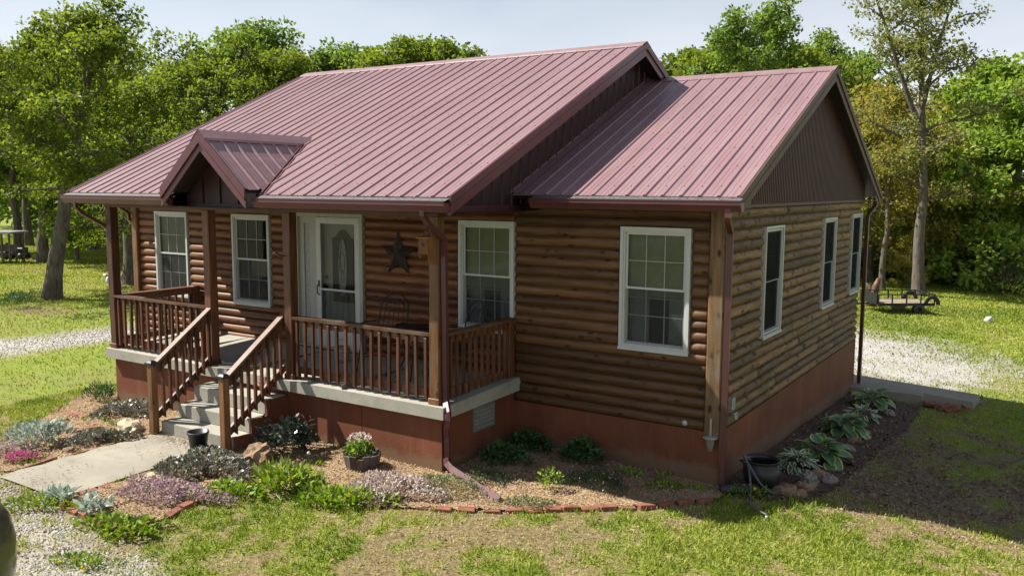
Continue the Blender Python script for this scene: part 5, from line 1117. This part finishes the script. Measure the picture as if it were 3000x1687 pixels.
# car standing at the left edge of the picture
q=ray(20,1380); t=(.62-CAM[2])/q[2]; cp=CAM+q*t; ang=math.pi+YAW-.35
cpaint=nmat('car_paint',lambda t,p,o:(p.inputs['Base Color'].__setattr__('default_value',(.075,.070,.034,1)),P(p,.35,.0,.5),p.inputs['Coat Weight'].__setattr__('default_value',.8)))
car=empty('parked_car',(0,0,0),label='olive-tan car just showing its corner at the left edge',cat='car')
secs=[(.22,2.12,.80,.25),(.30,2.19,.85,.30),(.50,2.22,.885,.34),(.70,2.22,.89,.34),(.88,2.17,.88,.34),(.98,2.06,.85,.33),(1.05,1.55,.78,.30),(1.38,1.05,.66,.28),(1.47,.85,.58,.25)]
def rrect(a,b,r,n=6):
    out=[]
    for cx0,cy0,a0 in((a-r,b-r,0),(-a+r,b-r,90),(-a+r,-b+r,180),(a-r,-b+r,270)):
        for k in range(n+1): an=R(a0+90*k/n); out.append((cx0+r*math.cos(an),cy0+r*math.sin(an)))
    return out
mb=MB();V=[]
for z,a,b,r_ in secs: V+= [(x,y,z) for x,y in rrect(a,b,r_)]
m=28
for i in range(len(secs)-1): mb.add([],[]); 
mb.add(V,[(i*m+k,i*m+(k+1)%m,(i+1)*m+(k+1)%m,(i+1)*m+k) for i in range(len(secs)-1) for k in range(m)],0,True); mb.add([V[(len(secs)-1)*m+k] for k in range(m)],[list(range(m))])
for i,pol in enumerate(mb.f):
    zs=[mb.v[j][2] for j in pol]
    if min(zs)>1.04 and max(zs)<1.39: mb.m[i]=1
mb.build('body',[cpaint,MT['plastic']],car)
for x in(-1.35,1.35):
    for s in(-1,1):
        wh=MB().lathe([(.0,-.10),(.20,-.10),(.31,-.10),(.335,-.06),(.335,.06),(.31,.10),(0,.10)],22).build('wheel',MT['plastic'],car,loc=(x,s*.80,.335)); wh.rotation_euler=(R(90),0,0)
        MB().lathe([(0,-.108),(.19,-.108),(.20,-.10)],16).build('rim',MT['galv'],wh); MB().lathe([(0,.108),(.19,.108),(.20,.10)],16).build('rim',MT['galv'],wh)
MT['tail']=simple('tail_lamp',(.45,.02,.02),.2,.05,5,bmp=0); 
for s in(-1,1):
    MB().box((2.10,s*.36-.14,.72),(2.225,s*.36+.14,.90),0,.03).build('tail_light',MT['tail'],car); MB().box((-2.205,s*.62-.14,.66),(-2.10,s*.62+.14,.80),0,.03).build('headlight',MT['white'],car)
# put the body's rear corner at cp
cl=Vector((2.13,.70,0)); rot=Matrix.Rotation(ang+math.pi,3,'Z'); base=Vector(cp)-rot@cl
car.location=(base.x,base.y,float(g(base.x,base.y))); car.rotation_euler[2]=ang+math.pi
# ------------------------------------------------------------------ trees
def gen_tree(name,seed,H,r0,cb,cr,nleaf,L,W,mat,lean=(0,0),nl=16,clr=.55,up=.25,fork=None,droop=0.,bark='bark',top=.95,shape=1.):
    r=random.Random(seed); rn=np.random.RandomState(seed); mb=MB(); cl=[]
    n=9; tp=[]; 
    for i in range(n+1):
        t=i/n; tp.append(Vector((lean[0]*t**1.2+r.uniform(-.04,.04)*H*.12*(t>0),lean[1]*t**1.2+r.uniform(-.04,.04)*H*.12*(t>0),-.25+(H*top+.25)*t)))
    rad=[r0*(1.35 if i==0 else 1)*(1-.9*(i/n)**1.1) for i in range(n+1)]; mb.tube(smooth(tp,3),np.interp(np.linspace(0,1,n*3+1),np.linspace(0,1,n+1),rad).tolist(),10,cap=False)
    def tpos(t): f=t*n; i=min(int(f),n-1); return tp[i].lerp(tp[i+1],f-i), rad[i]+(rad[i+1]-rad[i])*(f-i)
    for k in range(nl):
        f=(k+.5)/nl; t=cb+(.97-cb)*f; p,rr=tpos(t); a=k*2.399+r.uniform(-.4,.4)
        prof=math.sin(math.pi*min(1,.22+.78*f))**.7 if shape else 1
        ln=cr*max(.30,prof)*r.uniform(.75,1.15); el=up+(.9-up)*f**1.3+r.uniform(-.15,.15)
        d=Vector((math.cos(a)*math.cos(el),math.sin(a)*math.cos(el),math.sin(el)))
        P_=[p]; 
        for s in range(1,5):
            q=p+d*ln*s/4+Vector((r.uniform(-1,1),r.uniform(-1,1),r.uniform(-.6,1)-droop*s))*ln*.07*s**.6; P_.append(q)
        lr=min(rr*.62,.035+.022*ln); mb.tube(smooth(P_,2),np.linspace(lr,lr*.22,9).tolist(),6,cap=False)
        for s in range(2,5):
            c0=P_[s]; cl.append((c0,clr*(.8+.3*r.random())))
            for b in range(4 if s<4 else 6):
                a2=r.uniform(0,6.28); e2=r.uniform(-.2,.9); l2=ln*r.uniform(.18,.38)+.3; q=c0+Vector((math.cos(a2)*math.cos(e2),math.sin(a2)*math.cos(e2),math.sin(e2)))*l2
                mid=c0.lerp(q,.5)+Vector((0,0,r.uniform(-.1,.15)*l2)); mb.tube([c0,mid,q],[lr*.32,lr*.2,lr*.08],5,cap=False); cl.append((q,clr*r.uniform(.65,1.15)))
    for (ft,fx,fy,fh) in (fork or []):     # further leaders splitting from the trunk
        p,rr=tpos(ft); q=p+Vector((fx,fy,fh)); P_=[p,p.lerp(q,.33)+Vector((r.uniform(-.1,.1),r.uniform(-.1,.1),.1)),p.lerp(q,.66)+Vector((r.uniform(-.15,.15),0,.1)),q]
        SP=smooth(P_,4); mb.tube(SP,np.linspace(rr*.85,.03,len(SP)).tolist(),8,cap=False)
        for k in range(9):
            t=.30+.70*(k+.5)/9; c0=SP[int(t*(len(SP)-1))]; a2=k*2.4+r.random(); e2=r.uniform(.0,.9); l2=cr*r.uniform(.3,.6); q2=c0+Vector((math.cos(a2)*math.cos(e2),math.sin(a2)*math.cos(e2),math.sin(e2)))*l2
            mb.tube([c0,c0.lerp(q2,.5)+Vector((0,0,.12*l2)),q2],[.05,.03,.012],5,cap=False)
            for s in(.45,.75,1.):
                c1=c0.lerp(q2,s); cl.append((c1,clr*r.uniform(.7,1.1)))
                for b in range(2): cl.append((c1+Vector((r.uniform(-1,1),r.uniform(-1,1),r.uniform(-.4,.9)))*.55,clr*r.uniform(.5,.9)))
    C=np.array([(c.x,c.y,c.z) for c,_ in cl]); S=np.array([s for _,s in cl]); w=S**2; w/=w.sum()
    id=rn.choice(len(cl),nleaf,p=w); g3=rn.normal(size=(nleaf,3)); g3/=np.linalg.norm(g3,axis=1)[:,None]; rad_=rn.uniform(0,1,nleaf)**.45
    off=g3*(rad_*S[id])[:,None]*np.array([1,1,.72]); pos=C[id]+off
    d=g3*.5+rn.normal(0,.6,(nleaf,3)); d[:,2]-=.15; nr=rn.normal(0,.55,(nleaf,3)); nr[:,2]+=.8
    tone=np.clip(rn.normal(.42,.2,nleaf)+.22*(rn.uniform(size=len(cl))[id]-.5)*2*.8,0,1)
    V,F,q=leaves(pos,d,nr,rn.uniform(L*.65,L*1.25,nleaf),rn.uniform(W*.7,W*1.2,nleaf),tone,.07)
    e=empty(name,(0,0,0)); mb.build('trunk',MT[bark],e); link('crown',np_mesh('crown',V,F,dict(rnd=q)),MT[mat],e); return e
TOP={}
def put(e,loc,rz=0,s=1.,label='',group=None,first=[],vt=None):
    if e.name in first: e=copy_tree(e)
    else: first.append(e.name)
    if vt is not None:
        me=[c for c in e.children if c.name.startswith('crown')][0].data
        if me.name not in TOP:
            co=np.empty(len(me.vertices)*3,np.float32); me.vertices.foreach_get('co',co); TOP[me.name]=float(np.percentile(co[2::3],99.7))
        dp=float((np.array(loc)-CAM)@np.array([-math.sin(YAW),math.cos(YAW),0])); zt=CAM[2]+(532-1.1646*vt)/FPX*dp; k=(zt-loc[2])/TOP[me.name]; s=(k*s,k*s,k) if not isinstance(s,tuple) else tuple(q*k for q in s)
    e.location=loc; e.rotation_euler[2]=rz; e.scale=(s,s,s) if not isinstance(s,tuple) else s; tag(e,label,'tree',group); return e
GL='trees left of and behind the house'; GRt='trees right of the house'
t1=gen_tree('oak_tree',1,9.4,.29,.42,2.7,17000,.155,.10,'leaf_oak',(2.0,.6),16,.44,.1)
put(t1,at(128,752),YAW-.3,1.,'leaning oak with a grey trunk standing nearest at left',GL,vt=20)
t2=gen_tree('oak_tree',2,11.0,.30,.38,3.3,12000,.23,.15,'leaf_oak',(.2,.2),17,.52,.05)
put(t2,at(112,661),.5,1.,'oak with a thick straight trunk just behind the leaning oak',GL,vt=85)
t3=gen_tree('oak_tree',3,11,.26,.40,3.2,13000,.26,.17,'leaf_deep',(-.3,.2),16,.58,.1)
put(t3,far(70,55),0,1.,'dark trunked oak in the shade left of the thick oak',GL,vt=130)
put(t3,far(45,47),2,1.,'slim oak by the low shelter at the left edge',GL,vt=150)
put(t2,far(-40,50),2.2,1.,'oak rising at the left picture edge behind the shelter',GL,vt=120)
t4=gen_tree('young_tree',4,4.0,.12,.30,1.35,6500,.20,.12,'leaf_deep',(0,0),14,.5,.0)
put(t4,at(196,657),.3,1,'low bushy young tree on the lawn right of the leaning oak',GL)
t5=gen_tree('spreading_oak',5,9.0,.40,.30,5.2,21000,.19,.125,'leaf_oak',(.4,.3),19,.52,-.05)
put(t5,far(320,33),YAW+.2,1.,'wide spreading oak with heavy dark limbs behind the porch roof',GL,vt=178)
put(t2,far(430,38),1.2,1.,'oak crown rising over the left roof slope',GL,vt=160)
t6=gen_tree('maple_tree',6,10.5,.28,.30,3.3,16000,.23,.16,'leaf_fresh',(0,.2),17,.58,.2)
put(t6,far(625,46),.4,1.,'paler green tree with the rounded top left of the ridge',GL,vt=60)
put(t5,far(520,43),2.6,1.,'broad oak crown between the spreading oak and the pale tree',GL,vt=88)
put(t1,far(700,40),2.0,1.,'oak crown just left of the roof ridge end',GL,vt=100)
put(t3,far(735,52),1.0,1.,'darker crown low behind the left ridge end',GL,vt=150)
put(t3,far(235,52),1.7,1.,'dark tree in the shade behind the young tree',GL,vt=140)
put(t3,far(150,62),.7,1.,'far dark tree behind the thick oak trunk',GL,vt=120)
put(t2,far(300,60),3.1,1.,'far oak in the shade behind the spreading oak',GL,vt=185)
t7=gen_tree('oak_tree',7,10,.22,.35,2.6,8000,.21,.14,'leaf_oak',(.2,0),14,.42,.2)
put(t6,far(880,48),2.2,1.,'rounded green tree top at the left end of the ridge line',GL,vt=105)
put(t7,far(985,44),.3,1.,'oak top in the middle above the ridge',GL,vt=98)
put(t7,far(1060,46),1.9,1.,'loose oak top right of the middle one above the ridge',GL,vt=92)
put(t7,far(1150,45),3.3,1.,'sparse small oak top at the right end of the ridge group',GL,vt=98)
# right side
t8=gen_tree('tall_oak',8,14.5,.25,.30,2.7,12000,.15,.10,'leaf_olive',(-.5,.2),16,.42,.25,top=.90,fork=[(.52,-2.6,-.9,6.2),(.60,1.3,.6,5.2)])
put(t8,at(2312,745),.4,1.,'tall thin-leaved oak with forked trunk behind the trailer',GRt,vt=-75)
t9=gen_tree('slim_tree',9,10.5,.17,.35,2.0,6500,.18,.11,'leaf_yellow',(.2,0),15,.5,.2)
put(t9,at(2219,730),1,1.,'slim straight tree left of the tall thin-leaved oak',GRt,vt=200)
t10=gen_tree('yellow_tree',10,7.5,.18,.12,2.5,10000,.19,.13,'leaf_yellow',(0,0),16,.48,.0)
put(t10,far(2190,40),.2,1.,'yellow-green tree beside the wing gable',GRt,vt=195); put(t10,far(2345,40),1.6,1.,'low yellow-green tree right of the tall trunk',GRt,vt=300); put(t10,far(2290,37),2.8,1.,'small yellow-green tree in front of the tall trunk',GRt,vt=560)
put(t10,far(2420,48),2.2,1.,'yellow-green tree between the tall oak and the lime trees',GRt,vt=165)
t11=gen_tree('lime_tree',11,8.6,.25,.06,3.4,20000,.24,.17,'leaf_lime',(0,0),21,.60,-.05)
put(t11,far(2500,42),.1,1.,'dense lime-green tree at the right picture edge',GRt,vt=140); put(t11,far(2590,39),1.4,1.,'bright lime-green tree cut by the right picture edge',GRt,vt=165); put(t11,far(2450,50),3.,1.,'lime-green tree behind the yellow-green one',GRt,vt=165)
put(t11,far(2395,46),2.,1.,'low bright green tree in the wood edge right of the tall trunk',GRt,vt=420)
put(t6,far(2120,52),1.,1.,'green tree behind the wing ridge at right',GRt,vt=120); put(t2,far(2010,46),2.4,1.,'oak behind the middle of the wing roof',GRt,vt=105)
t12=gen_tree('oak_tree',12,11.5,.20,.32,2.3,7500,.19,.13,'leaf_fresh',(.2,.2),16,.42,.3)
put(t12,far(1830,40),.6,1.,'tall loose oak above the left end of the wing ridge',GRt,vt=22); put(t12,far(1930,43),2.1,1.,'tallest loose oak behind the wing roof',GRt,vt=-5); put(t7,far(1700,46),1.1,1.,'oak top right beside the main ridge end',GRt,vt=118); put(t7,far(1760,44),.2,1.,'oak behind the corner of the two roofs',GRt,vt=100)
put(t12,far(2050,48),3.5,1.,'loose oak between the wing roof and the tall oak',GRt,vt=70); put(t3,far(1900,55),.5,1.,'dark oak low behind the wing ridge',GRt,vt=120)
put(t8,far(-150,30),2.6,1.,'oak limb reaching in at the upper left corner',GL,vt=-90)
# undergrowth and wood edge
def thicket(label,spans,mat,n,seed,L=.3):
    r=np.random.RandomState(seed); Ps=[]
    for u0,u1,d0,d1,h in spans:
        m=int(n*(u1-u0)/sum(s[1]-s[0] for s in spans)); u=r.uniform(u0,u1,m);dd=r.uniform(d0,d1,m); hh=h*(.45+.75*vn(u,dd,.03,seed))*np.sqrt(r.uniform(.02,1,m))
        f_=np.array([-math.sin(YAW),math.cos(YAW)]); q=CAM[:2]+(f_[None]+_rt[:2][None]*((u*1.1646-1500)/FPX)[:,None])*dd[:,None]; Ps.append(np.stack([q[:,0],q[:,1],g(q[:,0],q[:,1])+hh],-1))
    pos=np.concatenate(Ps);m=len(pos); d=r.normal(size=(m,3)); nr=r.normal(0,.5,(m,3));nr[:,2]+=.9
    V,F,q=leaves(pos,d,nr,r.uniform(L*.6,L*1.3,m),r.uniform(L*.4,L*.8,m),np.clip(r.normal(.45,.22,m),0,1),.07); link('undergrowth',np_mesh('undergrowth',V,F,dict(rnd=q)),MT[mat],label=label,kind='stuff')
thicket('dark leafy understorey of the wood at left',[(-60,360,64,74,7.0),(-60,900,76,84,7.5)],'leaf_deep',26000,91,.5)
thicket('green understorey along the wood edge at right',[(2130,2330,41,44,1.9),(2160,2640,43,50,3.6),(1900,2640,54,60,6.5)],'leaf_lime',26000,92,.34)
thicket('low shaded shrubs at the foot of the wood at right',[(2330,2640,38.5,42,1.8)],'leaf_fresh',9000,93,.22)
p=far(2545,37); bb=empty('brush_bush',p,label='bare grey twiggy bush at the right wood edge',cat='bush'); r=random.Random(8); mb=MB()
for k in range(90):
    a=r.uniform(0,6.28);e=r.uniform(.35,1.35);ln=r.uniform(1.0,2.4); d=Vector((math.cos(a)*math.cos(e),math.sin(a)*math.cos(e),math.sin(e))); b0=Vector((r.uniform(-.9,.9),r.uniform(-.5,.5),0)); q=b0+d*ln
    mb.tube([b0,b0.lerp(q,.5)+Vector((r.uniform(-.1,.1),0,.12)),q+Vector((0,0,-.15))],[.018,.012,.004],4,cap=False)
    for j in range(3):
        s=b0.lerp(q,r.uniform(.4,.9)); mb.tube([s,s+Vector((r.uniform(-.5,.5),r.uniform(-.5,.5),r.uniform(0,.5)))],[.008,.003],3,cap=False)
mb.build('twigs',MT['twig'],bb); foli(bb,900,1.5,.9,.0,(.12,.25),(.06,.12),'leaf_lime',.5,12)
